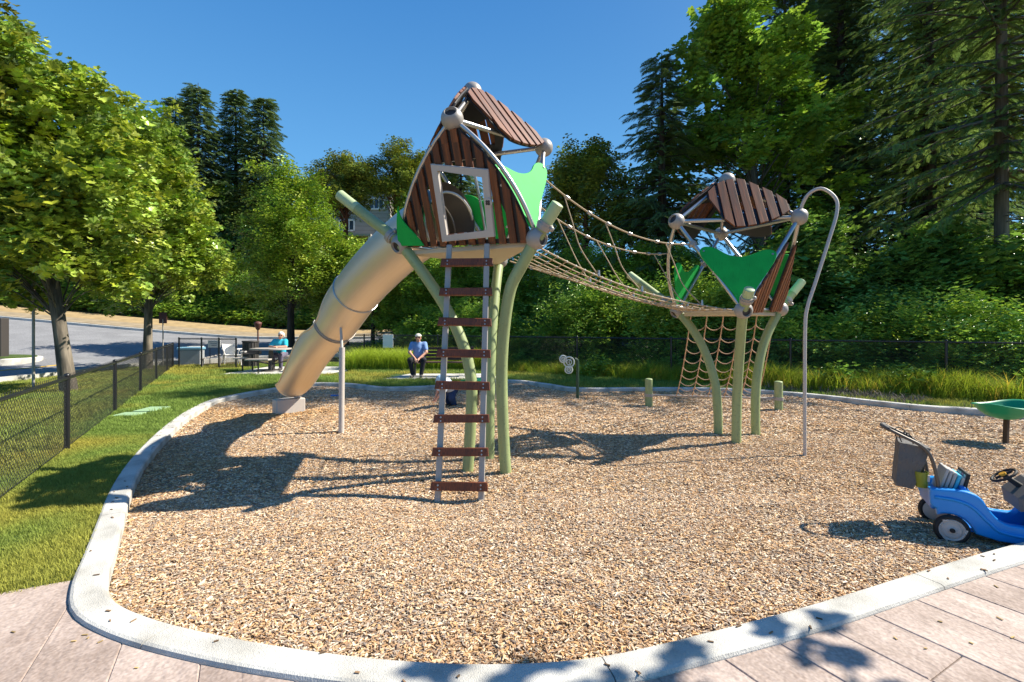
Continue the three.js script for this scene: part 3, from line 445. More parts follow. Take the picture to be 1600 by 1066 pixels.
// ---------- rope bridge ----------
function rope(pts, r, parent, name = 'rope', mat = M.rope, n = 28) { const g = tube(pts, r, n, 6); return part(name, uvScale(g, 30), mat, parent); }
{
  const t = thing('rope_bridge', 'sagging rope net bridge with two hand ropes strung between the towers', 'rope bridge');
  const sagL = (a, b, s, k = 9) => { const p = []; for (let i = 0; i <= k; i++) { const x = i / k, q = vl(a, b, x); q.y -= s * 4 * x * (1 - x); p.push(q); } return p; };
  const nearA = vl(R_, B_, 0.08).add(V(0.05, -0.06, 0)), farA = vl(R_, B_, 0.78).add(V(0.05, -0.06, 0)), nearB = vl(B2, A2, 0.12).add(V(0, 0.0, 0)), farB = vl(B2, A2, 0.9).add(V(0, 0.0, 0));
  const lines = []; const NL = 7;
  const floorAt = (s, w) => { const a = vl(nearA, farA, w), b = vl(nearB, farB, w), q = vl(a, b, s), c = vl(vl(nearA, farA, 0.5), vl(nearB, farB, 0.5), s), pinch = 1 - 0.45 * Math.sin(Math.PI * s); q.x = c.x + (q.x - c.x) * pinch; q.z = c.z + (q.z - c.z) * pinch; q.y -= (0.07 + 0.07 * Math.sin(Math.PI * w)) * 4 * s * (1 - s); return q; };
  for (let i = 0; i < NL; i++) { const p = []; for (let k = 0; k <= 12; k++) p.push(floorAt(k / 12, i / (NL - 1))); rope(p, i === 0 || i === NL - 1 ? 0.010 : 0.0075, t, 'floor_rope', M.rope, 36); }
  for (let k = 1; k < 22; k++) { const p = []; for (let i = 0; i < NL; i++) p.push(floorAt(k / 22, i / (NL - 1))); rope(p, 0.0065, t, 'cross_rope', M.rope, 14); }
  const knotG = new THREE.SphereGeometry(0.015, 8, 6); const kn = [];
  for (let k = 1; k < 22; k++) for (const w of [0, 1 / 3, 2 / 3, 1]) { const g = knotG.clone(), q = floorAt(k / 22, w); g.translate(q.x, q.y, q.z); kn.push(g); }
  const km = part('rope_ferrules', kn, std({ color: srgb(182, 176, 168), roughness: 0.5 }), t); km.userData.kind = 'stuff';
  const rails = [sagL(vl(Rt, R_, 0.36), vl(U1, B2, 0.27), 0.23, 12), sagL(vl(Rt, B_, 0.40), vl(U1, A2, 0.33).add(V(-0.1, 0, 0)), 0.23, 12)];
  rails.forEach((p, i) => {
    rope(p, 0.0105, t, 'hand_rope', M.rope, 44); const c = curve(p);
    for (const s of [0.16, 0.30, 0.42, 0.56, 0.74, 0.84, 0.92]) { const q = c.getPointAt(s), d = c.getTangentAt(s); part('ferrule', cyl(q.clone().addScaledVector(d, -0.024), q.clone().addScaledVector(d, 0.024), 0.022, 0.022, 8), M.bolt, t); }
    [[0.14, 0.3], [0.40, 0.53], [0.80, 0.84]].forEach(([s1, f]) => { const e = floorAt(f, i * 0.35); for (const s of [s1 + i * 0.08]) { const q = c.getPointAt(s), m = vl(q, e, 0.55); m.y -= 0.10; m.x += (s === s1 ? -0.03 : 0.03); rope([q, vl(q, m, 0.5), m, e], 0.007, t, 'hanger_rope', M.rope, 16); } part('swage', cyl(e.clone(), e.clone().add(V(0, 0.07, 0)), 0.02, 0.013, 8), M.bolt, t); });
  });
}
// ---------- climbing net and its anchor posts ----------
{
  const t = thing('climbing_net', 'salmon rope climbing net sloping from the lower tower down to a ground bar', 'climbing net');
  const pa = V(2.80, 0, -9.95), pb = V(5.18, 0, -9.45);
  for (const p of [pa, pb]) { const q = p.clone().setY(0.54), d = new THREE.SphereGeometry(0.075, 16, 8, 0, 7, 0, Math.PI / 2); d.scale(1, 0.35, 1); d.translate(q.x, q.y, q.z); const m = part('anchor_post', [cyl(p.clone().setY(-0.12), q, 0.075, 0.075, 18), d], M.post, t); part('collar', cyl(p.clone().setY(0.19), p.clone().setY(0.25), 0.09, 0.09, 18), M.ball, m); }
  part('ground_bar', cyl(pa.clone().setY(0.22), pb.clone().setY(0.22), 0.02, 0.02, 10), M.greyPaint, t);
  const top = (w) => vl(vl(A2, C2, 0.14), vl(A2, C2, 0.95), w).add(V(0, -0.02, 0)), bot = (w) => vl(pa, pb, lerp(0.22, 0.84, w)).setY(0.22);
  const NV = 6, NH = 9, at = (w, s) => { const q = vl(top(w), bot(w), s); q.y -= 0.20 * 4 * s * (1 - s) * 0.8; return q; };
  for (let i = 0; i < NV; i++) { const p = []; for (let k = 0; k <= 10; k++) p.push(at(i / (NV - 1), k / 10)); rope(p, 0.009, t, 'upright_rope', M.netRope, 30); }
  for (let k = 1; k <= NH; k++) for (let i = 0; i < NV - 1; i++) { const a = at(i / (NV - 1), k / (NH + 1)), b = at((i + 1) / (NV - 1), k / (NH + 1)), m = vl(a, b, 0.5); m.y -= 0.07; m.z += 0.01; rope([a, vl(a, m, 0.5).add(V(0, -0.018, 0)), m, vl(m, b, 0.5).add(V(0, -0.018, 0)), b], 0.0075, t, 'foot_rope', M.netRope, 10); for (const q of [a]) { const g = new THREE.SphereGeometry(0.018, 8, 6); g.translate(q.x, q.y, q.z); part('knot', g, M.netRope, t); } }
}

// ---------- fences ----------
M.fenceBlack = std({ color: srgb(30, 31, 33), roughness: 0.3 });
M.wire = std({ color: srgb(44, 45, 47), roughness: 0.32 });
function fence(label, pts, h, base, pitch = 0.065, wr = 0.0032) {   // posts at pts (x, z); one mesh panel between each pair
  const t = thing('chain_link_fence', label, 'fence', [pts[0][0], 0, pts[0][1]]);
  const o = V(pts[0][0], 0, pts[0][1]), P = pts.map(([x, z]) => V(x, base(x, z), z).sub(o));
  P.forEach((p) => { const m = part('post', cyl(p.clone().add(V(0, -0.08, 0)), p.clone().add(V(0, h, 0)), 0.03, 0.03, 10), M.fenceBlack, t); const d = new THREE.SphereGeometry(0.034, 10, 6); d.translate(p.x, p.y + h, p.z); part('cap', d, M.fenceBlack, m); });
  for (let i = 0; i < P.length - 1; i++) {
    const a = P[i], b = P[i + 1], W = Math.hypot(b.x - a.x, b.z - a.z), at = (s, y) => vl(a, b, s / W).add(V(0, y, 0));
    part('top_rail', cyl(at(0, h - 0.03), at(W, h - 0.03), 0.02, 0.02, 8), M.fenceBlack, t);
    const y0 = 0.04, y1 = h + 0.02, hh = y1 - y0, g = []; const nrm = V(b.z - a.z, 0, a.x - b.x).normalize().multiplyScalar(wr * 1.6);
    for (let s = -hh; s < W; s += pitch) for (const dir of [1, -1]) {
      let s0 = s, s1 = s + hh, u0 = y0, u1 = y1; if (dir < 0) { u0 = y1; u1 = y0; }
      const cut = (x) => u0 + (u1 - u0) * (x - s) / hh; let e0 = u0, e1 = u1; if (s0 < 0) { e0 = cut(0); s0 = 0; } if (s1 > W) { e1 = cut(W); s1 = W; }
      if (s1 - s0 < 0.02) continue;
      const k = dir < 0 ? -1 : 1; g.push(cyl(at(s0, e0).addScaledVector(nrm, k), at(s1, e1).addScaledVector(nrm, k), wr, wr, 3, true));
    }
    const m = part('wire_mesh', g, M.wire, t); m.userData.kind = 'stuff';
    part('tension_wire', cyl(at(0, 0.05), at(W, 0.05), 0.004, 0.004, 4), M.wire, t);
  }
  return t;
}
const onLawn = () => LAWN;
fence('low black chain link fence along the road on the left of the lawn', [-2, -1, 0, 1, 2, 3, 4, 4.72].map(FL), 0.92, onLawn, 0.065, 0.0021);
fence('black chain link fence turning the far left corner before the white chairs', [[-12.6, -18.4], [-11.62, -18.2], [-10.85, -18.0], [-10.1, -17.8]], 1.12, onLawn, 0.07, 0.003);
fence('long black chain link fence in front of the forest on the right', [-3, -2, -1, 0, 1, 2, 3, 4, 5].map(FR), 1.22, onLawn);
{ // bits behind the slide
  fence('short black chain link fence with a gate post behind the slide', [[-5.5, -20.85], [-6.4, -21.05], [-7.3, -21.2]], 1.22, onLawn, 0.08, 0.003);
}
// ---------- sand scoops ----------
M.teal = std({ color: srgb(20, 140, 100), roughness: 0.42 });
M.timber = std({ map: woodTex(20, [0.42, 0.33, 0.25]), roughness: 0.9 });
function scoop(x, z, label, ry, tilt) {
  const t = thing('sand_bowl', label, 'sand bowl', [x, 0, z], ry, 'sand bowls on posts');
  const g = new THREE.LatheGeometry([[0.001, 0], [0.10, 0.008], [0.19, 0.05], [0.255, 0.12], [0.285, 0.185], [0.31, 0.20], [0.312, 0.212], [0.29, 0.215], [0.27, 0.19], [0.235, 0.12], [0.17, 0.06], [0.08, 0.025], [0.001, 0.02]].map(([a, b]) => new THREE.Vector2(a, b)), 40);
  const p = g.attributes.position; for (let i = 0; i < p.count; i++) { const X = p.getX(i), Z = p.getZ(i), a = Math.atan2(Z, X), r = Math.hypot(X, Z); const k = 1 + 0.14 * Math.cos(3 * a + 0.5) * (r / 0.31) ; p.setXYZ(i, X * k * 1.12, p.getY(i) + 0.02 * Math.cos(2 * a) * (r / 0.3) * (r / 0.3), Z * k * 0.92); } g.computeVertexNormals();
  g.rotateZ(tilt); g.translate(0, 0.34, 0); part('bowl', g, M.teal, t);
  const po = box(0.052, 0.5, 0.052, 0, 0.13, 0, 0.006); po.rotateZ(-0.06); part('timber_post', po, M.timber, t);
}
scoop(6.80, -6.70, 'green plastic sand bowl on a short timber post near the blue ride-on car', 0.3, 0.04);
scoop(-0.70, -9.8, 'teal sand bowl far behind the ladder beside the stooping child', 1.2, -0.04);
// ---------- ride-on push car ----------
{
  M.blue = std({ color: srgb(10, 134, 214), roughness: 0.38 }); M.blueIn = std({ color: srgb(8, 112, 200), roughness: 0.4 });
  M.dkGrey = std({ color: srgb(96, 92, 88), roughness: 0.6 }); M.tyre = std({ color: srgb(28, 28, 29), roughness: 0.7 }); M.hub = std({ color: srgb(178, 175, 172), roughness: 0.5 });
  const t = thing('ride_on_car', 'blue plastic ride-on push car with a tall handle and hanging bag', 'toy car', [3.64, 0.0, -3.66], -0.5); t.scale.setScalar(0.75); t.rotation.z = 0.0;
  const carPt = (x, y, z) => { const q = V(x, y, z).multiplyScalar(0.75).applyAxisAngle(V(0, 1, 0), -0.5); return [q.x + 3.64, q.y, q.z - 3.66]; };
  // side profile, x forwards, y up; the cabin is open between seat and dash
  const sh_ = new THREE.Shape(); sh_.moveTo(-0.56, 0.50); sh_.lineTo(-0.555, 0.37); sh_.quadraticCurveTo(-0.55, 0.33, -0.51, 0.32); sh_.lineTo(-0.50, 0.26); sh_.bezierCurveTo(-0.44, 0.30, -0.28, 0.30, -0.21, 0.12); sh_.lineTo(-0.05, 0.085); sh_.lineTo(0.26, 0.085); sh_.bezierCurveTo(0.30, 0.25, 0.46, 0.28, 0.55, 0.20); sh_.bezierCurveTo(0.60, 0.16, 0.62, 0.12, 0.66, 0.11); sh_.lineTo(0.80, 0.13); sh_.quadraticCurveTo(0.86, 0.25, 0.80, 0.38); sh_.bezierCurveTo(0.70, 0.46, 0.5, 0.48, 0.36, 0.47); sh_.lineTo(0.24, 0.40); sh_.bezierCurveTo(0.24, 0.30, 0.22, 0.24, 0.16, 0.235); sh_.lineTo(0.04, 0.235); sh_.bezierCurveTo(-0.06, 0.24, -0.12, 0.34, -0.17, 0.44); sh_.bezierCurveTo(-0.21, 0.50, -0.30, 0.515, -0.36, 0.51); sh_.closePath();
  const sideG = (z, th) => { const g = new THREE.ExtrudeGeometry(sh_, { depth: th, bevelEnabled: true, bevelThickness: 0.02, bevelSize: 0.02, bevelOffset: -0.01, bevelSegments: 3, curveSegments: 10 }); g.translate(0, 0, z - th / 2); return g; };
  const body = part('body', [sideG(0.225, 0.05), sideG(-0.225, 0.05)], M.blue, t);
  // raised moulding band over the rear wheel
  part('moulding', [tube([V(-0.53, 0.43, 0.268), V(-0.36, 0.42, 0.268), V(-0.24, 0.37, 0.268), V(-0.12, 0.24, 0.268), V(-0.03, 0.17, 0.268), V(0.2, 0.16, 0.268), V(0.26, 0.26, 0.268), V(0.36, 0.33, 0.268), V(0.5, 0.34, 0.268)], 0.018, 40, 8)], M.blue, body);
  const floor = [box(0.62, 0.03, 0.44, 0.05, 0.13, 0), box(0.34, 0.04, 0.46, -0.34, 0.30, 0, 0.015), box(0.05, 0.22, 0.46, -0.53, 0.40, 0, 0.02)]; part('cabin', floor, M.blueIn, t);
  const seatb = box(0.05, 0.26, 0.42, 0, 0, 0, 0.02); tr(seatb, -0.27, 0.42, 0, 0, 0, 0.25); part('seat_back', seatb, M.blueIn, t);
  const bon = box(0.52, 0.16, 0.50, 0, 0, 0, 0.05); tr(bon, 0.58, 0.40, 0, 0, 0, -0.12); part('bonnet', bon, M.blue, t); 
  const nose = box(0.12, 0.24, 0.50, 0.80, 0.27, 0, 0.05); part('nose', nose, M.blue, t);
  const ds = plate([[0.02, 0.37], [0.20, 0.43], [0.30, 0.62], [0.23, 0.66], [0.14, 0.64], [0.0, 0.50]].map(([x, y]) => [x + 0.10, y]), 0.44, null, 0.02); part('dashboard', ds, M.dkGrey, t);
  for (const z of [-0.09, 0.09]) { const v = box(0.07, 0.012, 0.09, 0, 0, 0, 0.004); tr(v, 0.385, 0.655, z, 0, 0, -0.3); part('dash_vent', v, M.tyre, t); }
  const sw = new THREE.TorusGeometry(0.105, 0.013, 8, 28); sw.rotateY(Math.PI / 2); sw.rotateZ(-0.95); sw.translate(0.06, 0.66, 0); const col = cyl(V(0.06, 0.66, 0), V(0.18, 0.57, 0), 0.022, 0.03, 10);
  const st = part('steering_wheel', [sw, col, cyl(V(0.0, 0.62, 0), V(0.12, 0.71, 0), 0.012, 0.012, 6)], M.tyre, t); part('horn_pad', tr(new THREE.CylinderGeometry(0.03, 0.03, 0.02, 12), 0.052, 0.672, 0, 0, 0, 0.62), std({ color: srgb(205, 150, 40), roughness: 0.5 }), st);
  const wheel = (x, y, z, r, s) => { const w = new THREE.Group(); w.name = 'wheel'; w.position.set(x, y, z); t.add(w);
    const ty = new THREE.TorusGeometry(r - 0.022, 0.026, 10, 40); ty.scale(1, 1, 1.3); part('tyre', ty, M.tyre, w);
    const hb = new THREE.LatheGeometry([[0.001, 0.03], [0.03, 0.03], [0.032, 0.022], [0.07, 0.02], [0.075, 0.028], [r - 0.055, 0.012], [r - 0.045, 0.03], [r - 0.034, 0.03], [r - 0.034, -0.03], [0.001, -0.03]].map(([a, b]) => new THREE.Vector2(a, b)), 36); hb.rotateX(s * Math.PI / 2); part('hub', hb, M.hub, w);
    for (let k = 0; k < 3; k++) { const a = k * 2.094, g = box(0.05, 0.018, 0.014, 0, 0, 0, 0.005); g.rotateZ(a + 1.2); g.translate(0.105 * Math.cos(a), 0.105 * Math.sin(a), s * 0.026); part('hub_rib', g, M.hub, w); }
    const ax = new THREE.CylinderGeometry(0.022, 0.022, 0.02, 14); ax.rotateX(Math.PI / 2); ax.translate(0, 0, s * 0.03); part('axle_cap', ax, M.tyre, w); };
  wheel(-0.41, 0.135, 0.30, 0.14, 1); wheel(-0.41, 0.135, -0.30, 0.14, -1); wheel(0.47, 0.235, 0.20, 0.12, 1); wheel(0.47, 0.235, -0.20, 0.12, -1);
  part('push_handle', [tube([V(-0.48, 0.40, 0.20), V(-0.50, 0.62, 0.20), V(-0.55, 0.82, 0.20), V(-0.63, 0.92, 0.195), V(-0.77, 0.995, 0.18), V(-0.87, 1.045, 0.15), V(-0.905, 1.06, 0.09), V(-0.91, 1.065, 0), V(-0.905, 1.06, -0.09), V(-0.87, 1.045, -0.15), V(-0.77, 0.995, -0.18), V(-0.63, 0.92, -0.195), V(-0.55, 0.82, -0.20), V(-0.50, 0.62, -0.20), V(-0.48, 0.40, -0.20)], 0.017, 100, 10)], std({ color: srgb(92, 84, 76), roughness: 0.45, metalness: 0.3 }), t);
  part('hand_grip', tube([V(-0.875, 1.048, 0.145), V(-0.91, 1.065, 0.05), V(-0.91, 1.065, -0.05), V(-0.875, 1.048, -0.145)], 0.024, 20, 10), M.dkGrey, t);
  // bag hung from the handle
  const bag = thing('hanging_bag', 'grey fabric bag hooked on the handle of the blue push car', 'bag', carPt(-0.72, 0.455, 0.0), -0.5);
  bag.scale.setScalar(0.86); const gb = new THREE.BoxGeometry(0.16, 0.40, 0.30, 6, 8, 6), p = gb.attributes.position; for (let i = 0; i < p.count; i++) { const y = p.getY(i), k = 0.72 + 0.55 * (y + 0.2) / 0.4; p.setX(i, p.getX(i) * k * (1 + 0.12 * Math.sin(p.getZ(i) * 14)) + 0.05 * (y + 0.2)); p.setZ(i, p.getZ(i) * (0.9 + 0.12 * (y + 0.2) / 0.4) + 0.008 * Math.sin(y * 31)); } gb.computeVertexNormals(); gb.rotateZ(-0.14); gb.translate(0, 0.2, 0);
  M.cloth = std({ color: srgb(98, 96, 94), roughness: 0.95, bumpMap: tex(128, (u, v) => fbm(u * 12, v * 12, 3, 12, 5), false), bumpScale: 0.01 });
  part('bag_body', gb, M.cloth, bag); const pk = box(0.02, 0.2, 0.22, 0.095, 0.16, 0, 0.008); pk.rotateZ(-0.1); part('bag_pocket', pk, M.cloth, bag); const lb = box(0.004, 0.05, 0.03, 0.115, 0.28, 0.06); part('white_tag', lb, M.hub, bag);
  for (const z of [-0.11, 0.11]) part('strap', tube([V(-0.04, 0.40, z), V(-0.06, 0.47, z), V(-0.02, 0.505, z * 1.25), V(0.03, 0.46, z), V(0.04, 0.40, z)], 0.005, 16, 6), M.tyre, bag);
  const cup = thing('drink_cup', 'olive green cup in the holder behind the push car seat', 'cup', carPt(-0.61, 0.48, 0.14), -0.5);
  part('cup_body', new THREE.LatheGeometry([[0.001, 0], [0.036, 0], [0.044, 0.12], [0.041, 0.12], [0.034, 0.006], [0.001, 0.006]].map(([a, b]) => new THREE.Vector2(a, b)), 18), std({ color: srgb(120, 130, 35), roughness: 0.35 }), cup); part('cup_label', cyl(V(0.035, 0.05, 0.015), V(0.037, 0.10, 0.015), 0.012, 0.012, 6), M.hub, cup);
  const bt = thing('folded_towel', 'white striped folded towel tucked behind the push car seat', 'towel', carPt(-0.46, 0.48, 0.02), -0.5);
  for (let k = 0; k < 5; k++) { const g = box(0.022, 0.19 - 0.012 * k, 0.20, 0.026 * k, 0.075, 0, 0.009); g.rotateZ(-0.28); part('fold', g, k === 3 ? std({ color: srgb(70, 175, 205), roughness: 0.9 }) : std({ color: srgb(172, 170, 166), roughness: 0.95 }), bt); }
  const bk = thing('picture_board', 'small black and white chequered board leaning behind the push car seat', 'board', carPt(-0.28, 0.48, 0.02), -0.5);
  const bg = box(0.02, 0.17, 0.22, 0, 0.06, 0, 0.004); bg.rotateZ(-0.2); part('panel', bg, M.tyre, bk);
  for (let a = 0; a < 3; a++) for (let b = 0; b < 4; b++) { const q = box(0.004, 0.032, 0.036, -0.012, 0.012 + a * 0.05, -0.075 + b * 0.05); q.rotateZ(-0.2); part('square', q, [M.hub, std({ color: srgb(180, 120, 130) }), M.hub][(a + b) % 3], bk); }
}
// ---------- flower spinner on a post ----------
{
  const t = thing('spinner_post', 'dark green post with a white three-ringed flower panel near the back kerb', 'play panel', [1.47, 0, -10.9]);
  M.dkGreen = std({ color: srgb(48, 74, 50), roughness: 0.5 });
  part('post', tube([V(0, -0.1, 0), V(0, 0.5, 0), V(0, 0.82, 0), V(-0.02, 0.88, 0), V(-0.08, 0.90, 0.02)], 0.035, 30, 12), M.dkGreen, t);
  M.ringWhite = std({ color: srgb(205, 212, 200), roughness: 0.4 });
  const hub = V(-0.20, 0.80, 0.06);
  [[0.0, 0.03, 0.115], [-0.13, 0.10, 0.075], [-0.005, -0.14, 0.08]].forEach(([x, y, r]) => { const g = new THREE.TorusGeometry(r, 0.016, 8, 28); g.translate(hub.x + x, hub.y + y, hub.z); const m = part('ring', g, M.ringWhite, t); const d = new THREE.TorusGeometry(r * 0.5, 0.012, 8, 20); d.translate(hub.x + x, hub.y + y, hub.z + 0.01); part('inner_ring', d, M.ringWhite, m); for (let k = 0; k < 3; k++) { const a = k * 2.09 + r * 9; part('spoke', cyl(V(hub.x + x, hub.y + y, hub.z), V(hub.x + x + r * Math.cos(a), hub.y + y + r * Math.sin(a), hub.z), 0.008, 0.008, 6), M.ringWhite, m); } });
}
// ---------- bench, pads, picnic table, grill and the rest of the far lawn ----------
M.benchWood = std({ map: woodTex(30, [0.40, 0.29, 0.23]), roughness: 0.8 }); M.iron = std({ color: srgb(62, 58, 56), roughness: 0.55 });
{ struct('bench_pad', plate([[-3.75, 14.15], [-0.4, 14.15], [-0.6, 15.75], [-3.3, 15.75]].map(([x, d]) => [x, d]), 0.1, new THREE.Matrix4().makeRotationX(-Math.PI / 2).setPosition(0, 0.06, 0), 0.01), M.conc);
  const t = thing('park_bench', 'slatted brown park bench with iron legs on a concrete pad', 'bench', [-2.15, 0.11, -14.95], -0.03);
  for (let k = 0; k < 4; k++) part('seat_slat', box(1.9, 0.03, 0.085, 0, 0.43, 0.17 - k * 0.105, 0.006), M.benchWood, t);
  for (let k = 0; k < 4; k++) { const g = box(1.9, 0.085, 0.028, 0, 0, 0, 0.006); tr(g, 0, 0.52 + k * 0.105, -0.24 - k * 0.02, 0, -0.18); part('back_slat', g, M.benchWood, t); }
  for (const x of [-0.88, 0.88]) { const g = [box(0.05, 0.42, 0.05, x, 0.21, 0.18), box(0.05, 0.42, 0.05, x, 0.21, -0.2), box(0.05, 0.04, 0.46, x, 0.405, 0)]; const b = box(0.05, 0.5, 0.03, 0, 0, 0); tr(b, x, 0.66, -0.275, 0, -0.18); g.push(b); part('leg_frame', g, M.iron, t); const ar = part('arm_rest', [tube([V(x, 0.43, 0.2), V(x, 0.62, 0.21), V(x, 0.65, 0.15), V(x, 0.65, -0.2)], 0.018, 20, 8)], M.iron, t); }
}
{ struct('picnic_pad', plate([[-9.35, 15.55], [-6.0, 15.75], [-5.6, 18.6], [-9.3, 18.6]], 0.1, new THREE.Matrix4().makeRotationX(-Math.PI / 2).setPosition(0, 0.06, 0), 0.01), M.conc);
  const t = thing('picnic_table', 'grey picnic table with attached seats on the pale pad left of the slide', 'picnic table', [-8.28, 0.11, -16.7], 0.05);
  M.tableGrey = std({ color: srgb(176, 166, 156), roughness: 0.7 });
  const tp = new THREE.CylinderGeometry(0.62, 0.62, 0.05, 6); tp.scale(1.1, 1, 0.9); tp.translate(0, 0.76, 0); part('table_top', tp, M.tableGrey, t);
  part('pedestal', [cyl(V(0, 0, 0), V(0, 0.74, 0), 0.09, 0.07, 12), new THREE.CylinderGeometry(0.3, 0.32, 0.04, 16).translate(0, 0.02, 0)], M.iron, t);
  for (const [x, z] of [[0, 0.92], [0, -0.80], [0.95, 0], [-0.95, 0]]) { const s = part('seat', box(z ? 0.75 : 0.3, 0.05, z ? 0.28 : 0.7, x, 0.45, z, 0.012), M.tableGrey, t); part('seat_arm', [cyl(V(x * 0.1, 0.25, z * 0.1), V(x, 0.42, z), 0.022, 0.022, 8), cyl(V(x, 0, z), V(x, 0.43, z), 0.025, 0.025, 8)], M.iron, s); }
}
{ const t = thing('park_grill', 'small black pedestal grill at the left end of the picnic pad', 'grill', [-9.02, 0.10, -16.9], 0.3);
  part('pedestal', cyl(V(0, 0, 0), V(0, 0.58, 0), 0.03, 0.03, 10), M.iron, t); part('firebox', [box(0.5, 0.03, 0.4, 0, 0.59, 0), box(0.5, 0.1, 0.02, 0, 0.64, -0.19), box(0.02, 0.1, 0.4, 0.24, 0.64, 0), box(0.02, 0.1, 0.4, -0.24, 0.64, 0)], M.iron, t);
  const sh2 = part('grate', box(0.16, 0.05, 0.3, -0.28, 0.66, 0, 0.01), M.hub, t); }
{ const t = thing('litter_bin', 'dark slatted litter bin standing left of the picnic table beyond the fence', 'litter bin', [-10.0, 0.1, -18.6]);
  for (let k = 0; k < 16; k++) { const a = k / 16 * Math.PI * 2, g = box(0.085, 0.95, 0.02, 0, 0.5, 0.27); g.rotateY(a); part('stave', g, M.iron, t); } part('liner', new THREE.CylinderGeometry(0.25, 0.25, 0.9, 16).translate(0, 0.47, 0), M.black, t); part('rim', new THREE.TorusGeometry(0.275, 0.03, 8, 24).rotateX(Math.PI / 2).translate(0, 0.97, 0), M.iron, t); }
{ const t = thing('lamp_post', 'thin brown post with a lantern head above the litter bin', 'lamp post', [-10.45, H(-10.45, -20) , -20.0]);
  M.brown = std({ color: srgb(92, 52, 46), roughness: 0.6 }); part('pole', cyl(V(0, -0.1, 0), V(0, 1.45, 0), 0.03, 0.03, 8), M.brown, t); part('lantern', new THREE.LatheGeometry([[0.001, 1.42], [0.07, 1.45], [0.14, 1.66], [0.15, 1.74], [0.05, 1.78], [0.001, 1.79]].map(([a, b]) => new THREE.Vector2(a, b)), 12), M.brown, t); }
function chair(x, z, ry, label) {
  const t = thing('garden_chair', label, 'chair', [x, LAWN, z], ry, 'white garden chairs beyond the far fence'); M.whitePl = M.whitePl || std({ color: srgb(232, 230, 226), roughness: 0.45 });
  const back = new THREE.CylinderGeometry(0.30, 0.24, 0.46, 20, 4, true, Math.PI * 0.62, Math.PI * 0.76); back.rotateX(-0.16); back.translate(0, 0.66, 0.0); part('backrest', back, M.whitePl, t);
  part('seat', box(0.46, 0.035, 0.44, 0, 0.42, 0, 0.015), M.whitePl, t);
  for (const [a, b] of [[-1, 1], [1, 1], [-1, -1], [1, -1]]) part('leg', cyl(V(a * 0.25, 0, b * 0.23), V(a * 0.2, 0.42, b * 0.18), 0.02, 0.026, 8), M.whitePl, t);
  for (const a of [-1, 1]) part('arm_rest', tube([V(a * 0.23, 0.42, 0.2), V(a * 0.28, 0.62, 0.2), V(a * 0.29, 0.65, 0.1), V(a * 0.28, 0.66, -0.18)], 0.022, 20, 8), M.whitePl, t);
}
chair(-11.35, -19.6, 0.7, 'white plastic garden chair beside the notice board, left of the pair'); chair(-10.7, -19.4, -0.6, 'white plastic garden chair next to the litter bin, right of the pair');
{ const t = thing('notice_board', 'small white notice board with dark lines of print on two legs', 'notice board', [-12.0, LAWN, -19.6], 0.2);
  for (const x of [-0.16, 0.16]) part('leg', cyl(V(x, 0, 0), V(x, 0.75, 0), 0.015, 0.015, 6), M.iron, t); const b = part('board', box(0.46, 0.30, 0.03, 0, 0.86, 0, 0.006), M.whitePl, t);
  for (let k = 0; k < 3; k++) part('print_line', box(0.30 - 0.06 * k, 0.025, 0.006, -0.04 + 0.02 * k, 0.94 - k * 0.07, 0.018), std({ color: srgb(90, 105, 130) }), b); }
{ const t = thing('storage_crate', 'pale blue lidded box with a white side behind the corner of the fence', 'box', [-13.05, H(-13.05, -19.8), -19.8], 0.25);
  part('bin', box(0.8, 0.62, 0.5, 0, 0.31, 0, 0.03), std({ color: srgb(168, 172, 176), roughness: 0.6 }), t); part('lid', box(0.88, 0.12, 0.56, 0, 0.68, 0, 0.04), std({ color: srgb(128, 176, 202), roughness: 0.5 }), t); part('lid_strip', box(0.5, 0.04, 0.4, 0.15, 0.75, 0, 0.015), M.whitePl, t); }
{ const t = thing('timber_lounger', 'low wooden slatted lounger in front of the notice board', 'lounger', [-11.7, LAWN, -18.95], 0.5); for (let k = 0; k < 6; k++) part('slat', box(0.07, 0.025, 0.6, -0.35 + k * 0.12, 0.30 + 0.03 * k, 0, 0.005), M.frameGrey, t); for (const x of [-0.3, 0.28]) for (const z of [-0.25, 0.25]) part('leg', box(0.05, 0.34, 0.05, x, 0.16, z), M.frameGrey, t); }
{ struct('gravel_pad', plate([[-11.9, 18.3], [-9.9, 18.3], [-9.9, 20], [-11.9, 20]], 0.03, new THREE.Matrix4().makeRotationX(-Math.PI / 2).setPosition(0, 0.082, 0), 0), std({ color: srgb(190, 160, 135), roughness: 1, map: chipTex })); }
function boulder(x, z, r, label) { const g = new THREE.IcosahedronGeometry(r, 4), p = g.attributes.position; for (let i = 0; i < p.count; i++) { const v = V(p.getX(i), p.getY(i), p.getZ(i)), k = 0.8 + 0.4 * fbm(v.x * 2 / r + 7, v.y * 2 / r + v.z * 1.7 / r, 3); p.setXYZ(i, v.x * k * 1.25, v.y * k * 0.8, v.z * k); } g.computeVertexNormals(); g.translate(0, r * 0.45, 0); const m = part(numbered('boulder'), g, M.conc); m.position.set(x, Math.max(LAWN, H(x, z)), z); tag(m, label, 'boulder'); scene.add(m); }
boulder(-8.6, -20.6, 0.42, 'pale rounded boulder on the grass behind the picnic table');
{ const t = thing('white_sign', 'blank white sign panel standing behind the tall grass left of the bench', 'sign', [-5.15, LAWN, -20.2], 0.05); part('panel', box(0.42, 0.55, 0.03, 0, 0.95, 0, 0.006), M.whitePl, t); for (const x of [-0.16, 0.16]) part('leg', cyl(V(x, 0, -0.03), V(x, 0.9, -0.03), 0.02, 0.02, 6), M.iron, t); }
